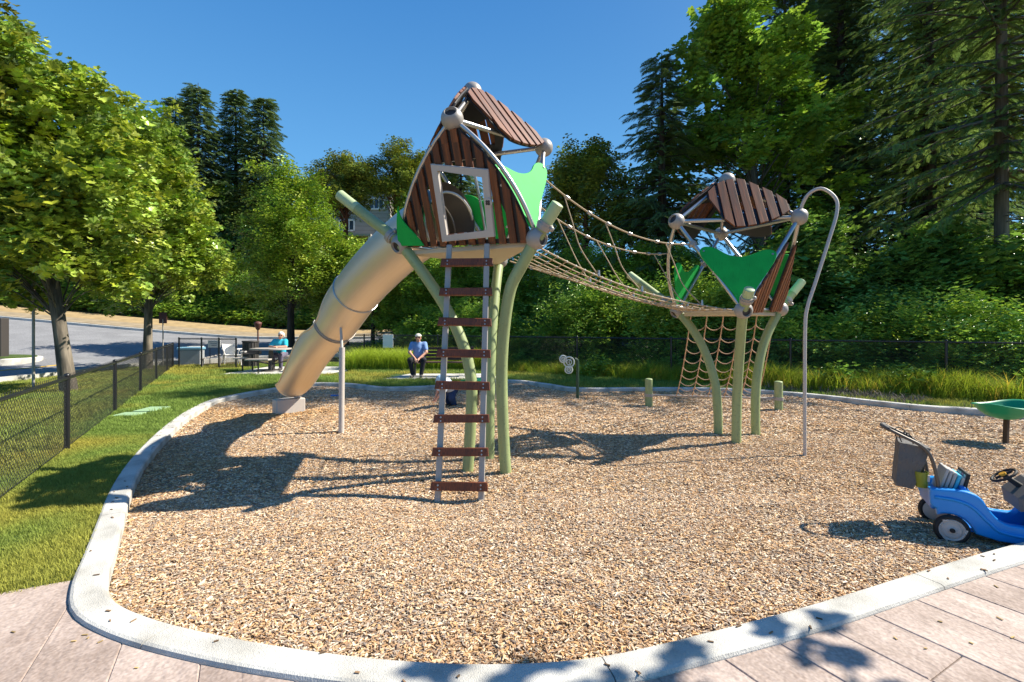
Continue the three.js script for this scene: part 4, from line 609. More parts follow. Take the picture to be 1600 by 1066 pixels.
{ const t = thing('sign_post', 'grey galvanised sign post by the road between the fence and the island', 'post', [-12.4, H(-12.4, -12.6), -12.6]); part('pole', cyl(V(0, -0.1, 0), V(0, 3.5, 0), 0.032, 0.032, 10), M.greyPaint, t); part('sign_back', box(0.3, 0.4, 0.01, 0, 3.3, 0.03), M.greyPaint, t); }
{ const t = thing('sign_post', 'thin pole carrying a small brown sign right of the second street tree', 'post', [-13.35, H(-13.35, -18.6), -18.6]); part('pole', cyl(V(0, -0.1, 0), V(0, 1.85, 0), 0.022, 0.022, 8), M.greyPaint, t); part('sign_panel', box(0.3, 0.42, 0.02, 0, 1.9, 0), M.brown, t); }
{ const t = thing('black_pillar', 'black square pillar on the grassy road island at the far left', 'pillar', [-20.6, H(-20.6, -19.6) + 0.1, -19.6]); part('shaft', box(0.34, 1.7, 0.34, 0, 0.85, 0, 0.03), M.iron, t); part('plinth', box(0.7, 0.12, 0.7, 0, 0.06, 0, 0.02), M.conc, t); }
{ const pts = []; for (let i = 0; i < 40; i++) { const a = i / 40 * Math.PI * 2; pts.push([-22.2 + 3.0 * Math.cos(a), 19.4 + 1.9 * Math.sin(a)]); }
  const h = H(-22.2, -19.4); const isl = plate(pts, 0.3, new THREE.Matrix4().makeRotationX(-Math.PI / 2).setPosition(0, h + 0.02, 0), 0.03); struct('road_island', isl, M.conc); const gr = plate(pts.map(([x, d]) => [-22.2 + (x + 22.2) * 0.94, 19.4 + (d - 19.4) * 0.9]), 0.1, new THREE.Matrix4().makeRotationX(-Math.PI / 2).setPosition(0, h + 0.16, 0), 0); struct('island_grass', gr, M.lawn); }
{ const t = thing('utility_cover', 'pair of pale green utility box lids set flush in the left lawn', 'utility cover', [-6.55, LAWN, -8.62], 0.1); const gm = std({ color: srgb(140, 170, 130), roughness: 0.8 }); part('lid', box(0.36, 0.04, 0.5, -0.02, 0.01, -0.3, 0.008), gm, t); part('lid', box(0.36, 0.04, 0.36, -0.08, 0.01, 0.22, 0.008), gm, t); }
{ const m = part('toy_shovel', [box(0.12, 0.03, 0.09, 0, 0.02, 0, 0.01), cyl(V(0.05, 0.025, 0), V(0.2, 0.035, 0.03), 0.011, 0.011, 8), box(0.03, 0.03, 0.08, 0.21, 0.035, 0.03, 0.008)], std({ color: srgb(25, 110, 200), roughness: 0.4 })); m.position.set(-4.15, 0, -11.3); tag(m, 'small bright blue toy shovel lying on the wood chips near the slide foot', 'toy shovel'); scene.add(m); }
{ // house on the hill behind the trees
  const hx = -20.3, hz = -62, hy = 11.2, t = thing('hill_house', 'pale grey house with a white-framed window glimpsed between trees up the hill', 'house', [hx, hy, hz], 0.05);
  const sid = std({ map: tex(128, (u, v) => { const k = (v * 16) % 1, t2 = 0.60 + (k < 0.12 ? -0.1 : 0) + 0.04 * fbm(u * 20, v * 20, 2, 20, 3); return [t2, t2 * 0.97, t2 * 0.93]; }), roughness: 0.85 });
  part('wall', box(11, 8, 8, 0, 3, 0), sid, t); const rf = plate([[-6.2, 0], [6.2, 0], [0, 3.2]], 9, null, 0.05); rf.translate(0, 7.0, 0); part('roof', rf, std({ color: srgb(120, 112, 108), roughness: 0.9 }), t);
  for (const [x, y] of [[0.4, 2.6], [-3.8, 2.6], [3.9, 5.2]]) { const f = part('window', [box(1.9, 0.16, 0.12, x, y + 0.62, 4.06), box(1.9, 0.16, 0.12, x, y - 0.62, 4.06), box(0.16, 1.4, 0.12, x - 0.87, y, 4.06), box(0.16, 1.4, 0.12, x + 0.87, y, 4.06), box(0.1, 1.3, 0.1, x - 0.28, y, 4.06), box(0.1, 1.3, 0.1, x + 0.28, y, 4.06)], M.whitePl, t); part('pane', box(1.75, 1.2, 0.04, x, y, 4.02), std({ color: srgb(50, 60, 75), roughness: 0.08 }), f); }
  part('porch_roof', box(5, 0.25, 2.2, 1.2, 1.1, 5.0), std({ color: srgb(170, 165, 160), roughness: 0.9 }), t); for (const x of [-1, 3.5]) part('porch_post', box(0.25, 3.2, 0.25, x, -0.5, 5.9), M.whitePl, t);
}

// ---------- people ----------
// body from tapered capsules joined with a smooth minimum
function sdfMesh(bones, cell, k = 0.03, clip = null) {
  const lo = V(9, 9, 9), hi = V(-9, -9, -9); for (const [a, b, r0, r1] of bones) for (const [p, r] of [[a, r0], [b, r1]]) { lo.min(V(p.x - r - 0.05, p.y - r - 0.05, p.z - r - 0.05)); hi.max(V(p.x + r + 0.05, p.y + r + 0.05, p.z + r + 0.05)); }
  const ext = Math.max(hi.x - lo.x, hi.y - lo.y, hi.z - lo.z), n = Math.min(128, Math.max(24, Math.ceil(ext / cell))), mid = lo.clone().add(hi).multiplyScalar(0.5), half = ext / 2 * 1.06;
  const mc = new MarchingCubes(n, new THREE.MeshStandardMaterial(), false, false, 400000); mc.isolation = 0;
  const pre = bones.map(([a, b, r0, r1]) => { const d = b.clone().sub(a); return [a.x, a.y, a.z, d.x, d.y, d.z, Math.max(1e-9, d.lengthSq()), r0, r1]; });
  for (let z = 0; z < n; z++) for (let y = 0; y < n; y++) for (let x = 0; x < n; x++) {
    const px = mid.x + (x - n / 2) / (n / 2) * half, py = mid.y + (y - n / 2) / (n / 2) * half, pz = mid.z + (z - n / 2) / (n / 2) * half; let acc = 0;
    for (const [ax, ay, az, dx, dy, dz, l2, r0, r1] of pre) { const qx = px - ax, qy = py - ay, qz = pz - az; let t = (qx * dx + qy * dy + qz * dz) / l2; t = t < 0 ? 0 : t > 1 ? 1 : t; const ex = qx - dx * t, ey = qy - dy * t, ez = qz - dz * t; const d = Math.sqrt(ex * ex + ey * ey + ez * ez) - (r0 + (r1 - r0) * t); if (d < 0.2) acc += Math.exp(-d / k * 2.2); }
    let d = acc > 0 ? -Math.log(acc) * k / 2.2 : 0.3; if (clip) d = Math.max(d, clip(px, py, pz)); mc.field[x + y * n + z * n * n] = -d;
  }
  mc.update(); const c = mc.count ?? mc.geometry.drawRange.count, g = new THREE.BufferGeometry(), P = new Float32Array(c * 3), N = new Float32Array(c * 3);
  for (let i = 0; i < c; i++) { P[3 * i] = mid.x + mc.positionArray[3 * i] * half; P[3 * i + 1] = mid.y + mc.positionArray[3 * i + 1] * half; P[3 * i + 2] = mid.z + mc.positionArray[3 * i + 2] * half; for (let q = 0; q < 3; q++) N[3 * i + q] = mc.normalArray[3 * i + q]; }
  g.setAttribute('position', new THREE.BufferAttribute(P, 3)); g.setAttribute('normal', new THREE.BufferAttribute(N, 3)); 
  g.computeVertexNormals(); return g;
}
const grow = (bones, d) => bones.map(([a, b, r0, r1]) => [a, b, r0 + d, r1 + d]);
function hand(w, dir, side, palmN) { // palm, four fingers and a thumb; dir: from wrist along the hand
  const out = [], s = dir.clone().normalize(), n = palmN.clone().normalize(), x = side.clone().normalize(); const base = w.clone().addScaledVector(s, 0.075);
  out.push([w.clone(), base.clone(), 0.026, 0.03]); for (const o of [-0.024, 0, 0.024]) out.push([w.clone().addScaledVector(x, o * 0.6), base.clone().addScaledVector(x, o), 0.016, 0.015]);
  [[-0.031, 0.062], [-0.011, 0.078], [0.010, 0.072], [0.030, 0.055]].forEach(([o, l]) => { const a = base.clone().addScaledVector(x, o), b = a.clone().addScaledVector(s, l * 0.5).addScaledVector(n, 0.012), c = b.clone().addScaledVector(s, l * 0.35).addScaledVector(n, 0.03); out.push([a, b, 0.0095, 0.009], [b, c, 0.009, 0.0078]); });
  const ta = w.clone().addScaledVector(s, 0.02).addScaledVector(x, -0.025), tb = ta.clone().addScaledVector(s, 0.035).addScaledVector(x, -0.028), tc = tb.clone().addScaledVector(s, 0.03).addScaledVector(n, 0.014); out.push([ta, tb, 0.0125, 0.011], [tb, tc, 0.011, 0.009]); return out;
}
function headBones(c, f, up, k = 1) { // skull, jaw, nose, ears; f: where the face looks
  const r = f.clone().cross(up).normalize(), P = (a, b, d) => c.clone().addScaledVector(r, a * k).addScaledVector(up, b * k).addScaledVector(f, d * k);
  return { r, P, skull: [[P(0, 0.03, -0.022), P(0, 0.035, 0.018), 0.083 * k, 0.08 * k], [P(0, -0.045, 0.03), P(0, -0.085, 0.055), 0.058 * k, 0.036 * k], [P(0, 0.0, 0.045), P(0, -0.03, 0.05), 0.058 * k, 0.055 * k]], fine: [[P(0, 0.015, 0.098), P(0, -0.022, 0.118), 0.009 * k, 0.014 * k], [P(0.082, 0.005, -0.005), P(0.084, -0.03, 0.0), 0.012 * k, 0.011 * k], [P(-0.082, 0.005, -0.005), P(-0.084, -0.03, 0.0), 0.012 * k, 0.011 * k], [P(-0.022, -0.058, 0.094), P(0.022, -0.058, 0.094), 0.008 * k, 0.008 * k]] };
}
M.skin = std({ color: srgb(205, 150, 122), roughness: 0.55 }); M.skinTan = std({ color: srgb(190, 135, 105), roughness: 0.55 });
function person(label, pos, ry, J, look) {
  const t = thing('person', label, 'person', pos, ry); const B = J.bones, hb = headBones(J.head, J.face.clone().normalize(), J.up.clone().normalize(), J.hk || 1);
  const all = [...B.torso, ...B.arms, ...B.legs, ...hb.skull, [J.neck, J.head, 0.055 * (J.hk || 1), 0.05 * (J.hk || 1)]];
  const geos = [sdfMesh(all, 0.012), sdfMesh([...hb.skull, ...hb.fine, [J.neck, vl(J.neck, J.head, 0.6), 0.05 * (J.hk || 1), 0.048 * (J.hk || 1)]], 0.005, 0.014)]; for (const h of J.hands) geos.push(sdfMesh(h, 0.0035, 0.008));
  const body = part('body', geos.map(flat), look.skin, t);
  part('shirt', sdfMesh(grow([...B.torso.slice(0, J.shirtN || 99), ...B.sleeves], 0.014), 0.012, 0.03, J.shirtClip), look.shirt, t);
  part('trousers', sdfMesh(grow([...B.hips, ...B.legs], 0.016), 0.012, 0.03, J.trouserClip), look.trousers, t);
  for (const s of J.shoes) part('shoe', sdfMesh(s, 0.008, 0.02), look.shoe, t);
  return { t, hb };
}
{ // man on the bench, leaning forward with his hands together
  const hip = V(0, 0.53, -0.02), ch = V(0, 0.86, 0.04), neck = V(0, 1.04, 0.09), head = V(0, 1.175, 0.13);
  const arms = [], sleeves = [], legs = [], hips = [[V(-0.09, 0.53, 0), V(0.09, 0.53, 0), 0.115, 0.115]], shoes = [], hands = [];
  for (const s of [-1, 1]) {
    const sh0 = V(s * 0.19, 0.99, 0.06), el = V(s * 0.25, 0.74, 0.20), wr = V(s * 0.055, 0.56, 0.40); arms.push([sh0, el, 0.055, 0.043], [el, wr, 0.043, 0.028]); sleeves.push([sh0, vl(sh0, el, 0.62), 0.06, 0.058]);
    const kn = V(s * 0.20, 0.52, 0.44), an = V(s * 0.13, 0.09, 0.44 + s * 0.03); legs.push([V(s * 0.09, 0.53, 0.02), kn, 0.092, 0.062], [kn, an, 0.062, 0.042]);
    shoes.push([[V(an.x, 0.05, an.z - 0.03), V(an.x + s * 0.02, 0.045, an.z + 0.16), 0.048, 0.042], [V(an.x, 0.09, an.z - 0.02), V(an.x, 0.05, an.z), 0.046, 0.045]]);
    hands.push(hand(wr, V(-s * 0.35, -0.55, 0.75), V(s, 0.2, 0.3), V(-s * 0.6, -0.7, -0.3)));
  }
  const torso = [[hip, ch, 0.145, 0.15], [V(-0.13, 0.95, 0.05), V(0.13, 0.95, 0.05), 0.085, 0.085], [V(0, 0.66, 0.06), V(0, 0.74, 0.07), 0.145, 0.13], [ch, neck, 0.12, 0.06]];
  const look = { skin: M.skin, shirt: std({ color: srgb(122, 152, 198), roughness: 0.9 }), trousers: std({ color: srgb(34, 33, 38), roughness: 0.9 }), shoe: std({ color: srgb(120, 112, 106), roughness: 0.8 }) };
  const { t, hb } = person('person in a blue T-shirt, dark trousers and pale cap sitting on the bench', [-2.86, 0.11, -14.92], 0.06, { bones: { torso, arms, legs, hips, sleeves }, head, neck, face: V(0.05, -0.05, 1), up: V(0, 1, 0.05), hands, shoes, shirtClip: (x, y) => Math.max(y - 1.06, 0.49 - y), trouserClip: (x, y) => Math.max(y - 0.6, 0.09 - y) }, look);
  const cap = new THREE.SphereGeometry(0.104, 20, 10, 0, Math.PI * 2, 0, Math.PI * 0.48); cap.scale(1, 0.9, 1.08); cap.translate(head.x, head.y + 0.045, head.z - 0.005); const br = new THREE.CylinderGeometry(0.085, 0.085, 0.008, 20, 1, false, -Math.PI / 2, Math.PI); br.scale(1, 1, 1.2); br.translate(head.x, head.y + 0.055, head.z + 0.07);
  part('cap', [cap, br], std({ color: srgb(205, 200, 185), roughness: 0.9 }), t); part('sunglasses', [box(0.065, 0.036, 0.02, head.x - 0.036, head.y + 0.012, head.z + 0.095, 0.009), box(0.065, 0.036, 0.02, head.x + 0.036, head.y + 0.012, head.z + 0.095, 0.009), box(0.004, 0.01, 0.1, head.x - 0.083, head.y + 0.015, head.z + 0.05), box(0.004, 0.01, 0.1, head.x + 0.083, head.y + 0.015, head.z + 0.05)], M.black, t);
}
{ // person at the picnic table, forearms on the top
  const hip = V(0, 0.55, -0.05), ch = V(0, 0.90, 0.05), neck = V(0, 1.08, 0.09), head = V(0.06, 1.21, 0.12);
  const arms = [], sleeves = [], legs = [], hips = [[V(-0.1, 0.55, -0.03), V(0.1, 0.55, -0.03), 0.12, 0.12]], shoes = [], hands = [];
  for (const s of [-1, 1]) { const sh0 = V(s * 0.19, 1.02, 0.06), el = V(s * 0.27, 0.82, 0.25), wr = V(s * 0.05, 0.83, 0.44); arms.push([sh0, el, 0.056, 0.045], [el, wr, 0.044, 0.029]); sleeves.push([sh0, vl(sh0, el, 0.75), 0.066, 0.064]); const kn = V(s * 0.14, 0.50, 0.36), an = V(s * 0.13, 0.1, 0.32); legs.push([V(s * 0.09, 0.54, 0), kn, 0.1, 0.066], [kn, an, 0.066, 0.045]); shoes.push([[V(an.x, 0.05, an.z - 0.03), V(an.x, 0.045, an.z + 0.15), 0.046, 0.04]]); hands.push(hand(wr, V(-s * 0.9, -0.02, 0.35), V(0, 0.2, 1), V(0, -1, 0))); }
  const torso = [[hip, ch, 0.15, 0.15], [V(-0.13, 0.98, 0.06), V(0.13, 0.98, 0.06), 0.085, 0.085], [ch, neck, 0.12, 0.06]];
  const look = { skin: M.skin, shirt: std({ color: srgb(40, 170, 195), roughness: 0.9 }), trousers: std({ color: srgb(95, 90, 108), roughness: 0.9 }), shoe: std({ color: srgb(60, 58, 60), roughness: 0.8 }) };
  const { t } = person('person in a turquoise shirt and sunglasses with white hair leaning on the picnic table', [-8.28, 0.1, -17.42], 0.05, { bones: { torso, arms, legs, hips, sleeves }, head, neck, face: V(0.1, -0.02, 1), up: V(0.03, 1, 0.03), hands, shoes, shirtClip: (x, y) => Math.max(y - 1.10, 0.50 - y), trouserClip: (x, y) => Math.max(y - 0.62, 0.09 - y) }, look);
  const hr = sdfMesh([[V(head.x, head.y + 0.05, head.z - 0.035), V(head.x, head.y + 0.065, head.z + 0.01), 0.094, 0.088], [V(head.x, head.y - 0.01, head.z - 0.06), V(head.x, head.y + 0.03, head.z - 0.05), 0.085, 0.09], [V(head.x - 0.07, head.y, head.z - 0.02), V(head.x - 0.06, head.y + 0.05, head.z), 0.035, 0.05], [V(head.x + 0.07, head.y, head.z - 0.02), V(head.x + 0.06, head.y + 0.05, head.z), 0.035, 0.05]], 0.006, 0.02);
  part('hair', hr, std({ color: srgb(228, 222, 214), roughness: 0.9 }), t); part('sunglasses', [box(0.065, 0.036, 0.02, head.x - 0.03, head.y + 0.012, head.z + 0.1, 0.009), box(0.065, 0.036, 0.02, head.x + 0.042, head.y + 0.012, head.z + 0.1, 0.009)], M.black, t);
}
{ // small child stooping behind the ladder
  const hip = V(0, 0.36, -0.10), ch = V(-0.09, 0.49, 0.08), neck = V(-0.14, 0.54, 0.17), head = V(-0.17, 0.57, 0.29);
  const arms = [], sleeves = [], legs = [], hips = [[V(0.05, 0.36, -0.12), V(-0.05, 0.36, -0.06), 0.085, 0.085]], shoes = [], hands = [];
  for (const s of [-1, 1]) { const sh0 = V(-0.10 + s * 0.05, 0.50, 0.10 + s * 0.08), el = V(-0.20 + s * 0.05, 0.35, 0.14 + s * 0.09), wr = V(-0.28 + s * 0.02, 0.22, 0.19 + s * 0.06); arms.push([sh0, el, 0.036, 0.03], [el, wr, 0.03, 0.022]); sleeves.push([sh0, vl(sh0, el, 0.8), 0.042, 0.042]); const kn = V(-0.04 + s * 0.06, 0.20, -0.02 + s * 0.07), an = V(0.02 + s * 0.05, 0.06, -0.09 + s * 0.07); legs.push([V(s * 0.05, 0.35, -0.1), kn, 0.062, 0.048], [kn, an, 0.048, 0.036]); shoes.push([[V(an.x + 0.02, 0.035, an.z), V(an.x - 0.09, 0.03, an.z + 0.05), 0.034, 0.03]]); hands.push(hand(wr, V(-0.5, -0.8, 0.2), V(0.2, 0, 1), V(-0.6, 0, 0.2)).map(([a, b, r0, r1]) => [wr.clone().lerp(a, 0.62), wr.clone().lerp(b, 0.62), r0 * 0.75, r1 * 0.75])); }
  const torso = [[hip, ch, 0.10, 0.10], [ch, neck, 0.09, 0.05]];
  const look = { skin: M.skin, shirt: std({ color: srgb(190, 205, 225), roughness: 0.9 }), trousers: std({ color: srgb(40, 62, 100), roughness: 0.9 }), shoe: std({ color: srgb(30, 30, 34), roughness: 0.8 }) };
  const { t } = person('small child in a pale top and dark blue trousers stooping behind the ladder', [-1.22, 0, -9.7], 0.1, { bones: { torso, arms, legs, hips, sleeves }, head, neck, face: V(-0.4, -0.7, 0.5), up: V(-0.5, 0.6, 0.6), hands, shoes, hk: 0.88, trouserClip: (x, y) => 0.06 - y }, look);
  const hat = new THREE.SphereGeometry(0.096, 18, 10, 0, Math.PI * 2, 0, Math.PI * 0.5), brim = new THREE.TorusGeometry(0.105, 0.016, 6, 24); brim.rotateX(Math.PI / 2); const hg = merge([hat, brim]); hg.applyQuaternion(new THREE.Quaternion().setFromUnitVectors(V(0, 1, 0), V(-0.5, 0.6, 0.6).normalize())); hg.translate(head.x - 0.015, head.y + 0.03, head.z + 0.015); part('sun_hat', hg, std({ color: srgb(150, 185, 215), roughness: 0.9 }), t);
}

// ---------- vegetation ----------
const leafMat = (r, g, b, tr_ = 0.38, rough = 0.5) => new THREE.MeshPhysicalMaterial({ color: srgb(r, g, b), roughness: 0.95, transmission: tr_, thickness: 0, side: THREE.DoubleSide, specularIntensity: rough < 0.46 ? 0.5 : 0.3 });
function leafCluster(seed, n, size, spread, kind = 'ovate', droop = 0.5) {   // a spray of separate leaves round the origin
  const R = rng(seed), pos = [], idx = []; const q = new THREE.Quaternion(), e = new THREE.Euler(), v = V(0, 0, 0);
  const outline = kind === 'maple' ? [[0, 0], [0.16, -0.10], [0.46, 0.02], [0.36, 0.24], [0.52, 0.50], [0.24, 0.58], [0, 1.0], [-0.24, 0.58], [-0.52, 0.50], [-0.36, 0.24], [-0.46, 0.02], [-0.16, -0.10]] : kind === 'lance' ? [[0, 0], [0.14, 0.3], [0.13, 0.6], [0, 1], [-0.13, 0.6], [-0.14, 0.3]] : [[0, 0], [0.27, 0.22], [0.30, 0.5], [0, 1], [-0.30, 0.5], [-0.27, 0.22]];
  for (let k = 0; k < n; k++) {
    const a = R() * 6.283, rr = spread * Math.sqrt(R()), y = (R() - 0.5) * spread * 1.1, s = size * (0.65 + 0.7 * R());
    e.set(Math.PI / 2 + droop * (0.3 + R()) , 0, (R() - 0.5) * 1.2, 'YXZ'); e.y = a + (R() - 0.5) * 1.6; q.setFromEuler(e); const b = pos.length / 3;
    pos.push(0, 0, 0); const base = V(Math.cos(a) * rr, y, -Math.sin(a) * rr);
    const c = V(0, 0.45 * s, 0.10 * s).applyQuaternion(q).add(base); pos[b * 3] = c.x; pos[b * 3 + 1] = c.y; pos[b * 3 + 2] = c.z;
    for (const [x, yy] of outline) { v.set(x * s, yy * s, -Math.abs(x) * s * 0.25 - yy * yy * s * 0.18).applyQuaternion(q).add(base); pos.push(v.x, v.y, v.z); }
    const m = outline.length; for (let i = 0; i < m; i++) idx.push(b, b + 1 + i, b + 1 + (i + 1) % m);
  }
  const g = new THREE.BufferGeometry(); g.setAttribute('position', new THREE.Float32BufferAttribute(pos, 3)); g.setIndex(idx); const h = g.toNonIndexed(); h.computeVertexNormals(); return h;
}
const tintC = new THREE.Color();
function tint(R, spread, warm = 0) { const k = 1 + (R() - 0.5) * spread, w = (R() - 0.3) * warm; return tintC.setRGB(clamp(k * (1 + w), 0, 1.6), clamp(k * (1 + w * 0.35), 0, 1.6), clamp(k * (1 - w * 0.5), 0, 1.6)); }
function bark(seed, r, g, b) { return std({ map: tex(128, (u, v) => { const n = fbm(u * 14, v * 5, 4, 0, seed), f = fbm(u * 40, v * 40, 2, 40, seed + 3), t = 0.55 + 0.7 * (n - 0.4) + 0.25 * (f - 0.5); return [r * t, g * t, b * t]; }), roughness: 0.95, bumpMap: tex(128, (u, v) => fbm(u * 14, v * 5, 4, 0, seed), false), bumpScale: 0.02 }); }
const barkGrey = bark(401, 0.62, 0.57, 0.50), barkDark = bark(411, 0.40, 0.33, 0.28), barkRed = bark(421, 0.66, 0.38, 0.24);
function instanced(name, geo, mat, mats, cols, parent) { const m = sh(new THREE.InstancedMesh(geo, mat, mats.length)); m.name = name; m.userData.kind = 'stuff'; mats.forEach((x, i) => m.setMatrixAt(i, x)); cols.forEach((c, i) => m.setColorAt(i, c)); parent.add(m); return m; }
const mm = new THREE.Matrix4(), mq = new THREE.Quaternion(), me = new THREE.Euler();
// broadleaf tree: trunk, limbs to branch tips, leaf sprays gathered round the tips
const glossOf = new Map();
function glossy(m) { if (!glossOf.has(m)) glossOf.set(m, std({ color: m.color, roughness: 0.38 })); return glossOf.get(m); }   // waxy upper leaves of the same colour
function broadTree(o) {
  const R = rng(o.seed), t = thing(o.name || 'broadleaf_tree', o.label, 'tree', [o.x, o.y ?? H(o.x, o.z), o.z], 0, o.group);
  const [cx, cy, cz, rx, ry, rz] = o.crown, tips = [];
  for (let k = 0; k < o.tips; k++) { // tips in an uneven egg, most of them near its outside
    const a = R() * 6.283, el = Math.asin(lerp(-0.75, 1, R())), r = Math.pow(R(), 0.42) * (0.72 + 0.45 * vnoise(a * 1.3 + 9, el * 2 + 5, 0, o.seed)); const narrow = 1 - 0.35 * Math.max(0, Math.sin(el));
    tips.push(V(cx + rx * r * Math.cos(el) * Math.cos(a) * narrow, cy + ry * r * Math.sin(el), cz + rz * r * Math.cos(el) * Math.sin(a) * narrow));
  }
  const g = [], fork = o.fork ?? cy - ry * 0.8, lean = o.lean || [0, 0], TR = o.trunkR;
  const axis = (y) => V(cx * clamp(y / cy) + lean[0] * Math.sin(y * 0.9), y, cz * clamp(y / cy) + lean[1] * Math.cos(y * 0.7));
  const topY = cy + ry * 0.75; const tp = [V(0, -0.25, 0), V(0, 0.0, 0), axis(fork * 0.5), axis(fork), axis(lerp(fork, topY, 0.5)), axis(topY)];
  g.push(taper(tp, [TR * 1.5, TR * 1.12, TR, TR * 0.8, TR * 0.4, TR * 0.08], 26, 10));
  tips.forEach((p, i) => { if (i % (o.limbEvery || 2)) return; const s = axis(clamp(p.y - (0.6 + R()) * Math.hypot(p.x - cx, p.z - cz) * 0.8, fork, topY * 0.93)), m = vl(s, p, 0.5).add(V((R() - 0.5) * 0.3, 0.12 * s.distanceTo(p), (R() - 0.5) * 0.3)); const r0 = TR * clamp(0.12 + 0.1 * s.distanceTo(p) / (rx + 0.1), 0.1, 0.42); g.push(taper([s, m, p], [r0, r0 * 0.55, r0 * 0.15], 7, 5)); });
  part('trunk', g, o.bark || barkGrey, t);
  const kinds = o.sprays, per = Math.ceil(o.clusters / kinds.length);
  kinds.forEach((geo, ki) => { const M_ = [], C = [];
    for (let k = 0; k < per; k++) { const p = tips[Math.floor(R() * tips.length)], sp_ = o.clump || 0.45; const gx = (R() + R() + R() - 1.5) * sp_ * 1.3, gy = (R() + R() + R() - 1.5) * sp_, gz = (R() + R() + R() - 1.5) * sp_ * 1.3;
      me.set((R() - 0.5) * 0.9, R() * 6.283, (R() - 0.5) * 0.9); mq.setFromEuler(me); const s = 0.7 + 0.65 * R(); M_.push(new THREE.Matrix4().compose(V(p.x + gx, p.y + gy, p.z + gz), mq, V(s, s, s))); C.push(tint(R, 0.75, (o.warm ?? 0.5) * 1.3).clone()); }
    instanced('crown', geo, ki ? glossy(o.leaf) : o.leaf, M_, C, t); });
  return t;
}
// conifer: whorls of drooping boughs built from flat fronds
function frond(seed, droop, wid) { const R = rng(seed), pos = [], idx = []; const put = (a, b, c) => { const k = pos.length / 3; pos.push(...a, ...b, ...c); idx.push(k, k + 1, k + 2); };
  const y = (x) => -droop * x * x; for (let i = 0; i < 64; i++) { const x = 0.02 + 0.95 * i / 64, s = i % 2 ? 1 : -1, len = wid * (1.05 - x) * (0.6 + 0.7 * R()) + 0.05, an = 0.55 + 0.35 * R(), dx = len * Math.cos(an), dz = s * len * Math.sin(an), dy = (R() - 0.62) * 0.09, w = 0.013 + 0.012 * R();
    put([x - w, y(x), 0], [x + w, y(x), 0], [x + dx, y(x) + dy - 0.3 * len * droop, dz]); const mx = x + dx * 0.45, mz = dz * 0.45, my = y(x) + dy * 0.45; put([mx - w * 0.8, my, mz], [mx + w * 0.8, my + 0.02, mz], [mx + dx * 0.35, my - 0.05, mz - s * 0.10 * (0.5 + R())]); put([mx, my, mz - w], [mx, my + 0.015, mz + w], [mx + 0.11, my - 0.02 - 0.05 * R(), mz + s * 0.09]); }
  put([0, 0.01, -0.012], [0, 0.01, 0.012], [1, y(1), 0]);
  const g = new THREE.BufferGeometry(); g.setAttribute('position', new THREE.Float32BufferAttribute(pos, 3)); g.setIndex(idx); const h = g.toNonIndexed(); h.computeVertexNormals(); return h; }
const fronds = [frond(1, 0.25, 0.52), frond(2, 0.4, 0.46), frond(3, 0.12, 0.58)];
const firMat = leafMat(104, 128, 74, 0.32, 0.7), firLight = leafMat(124, 150, 80, 0.38, 0.7);
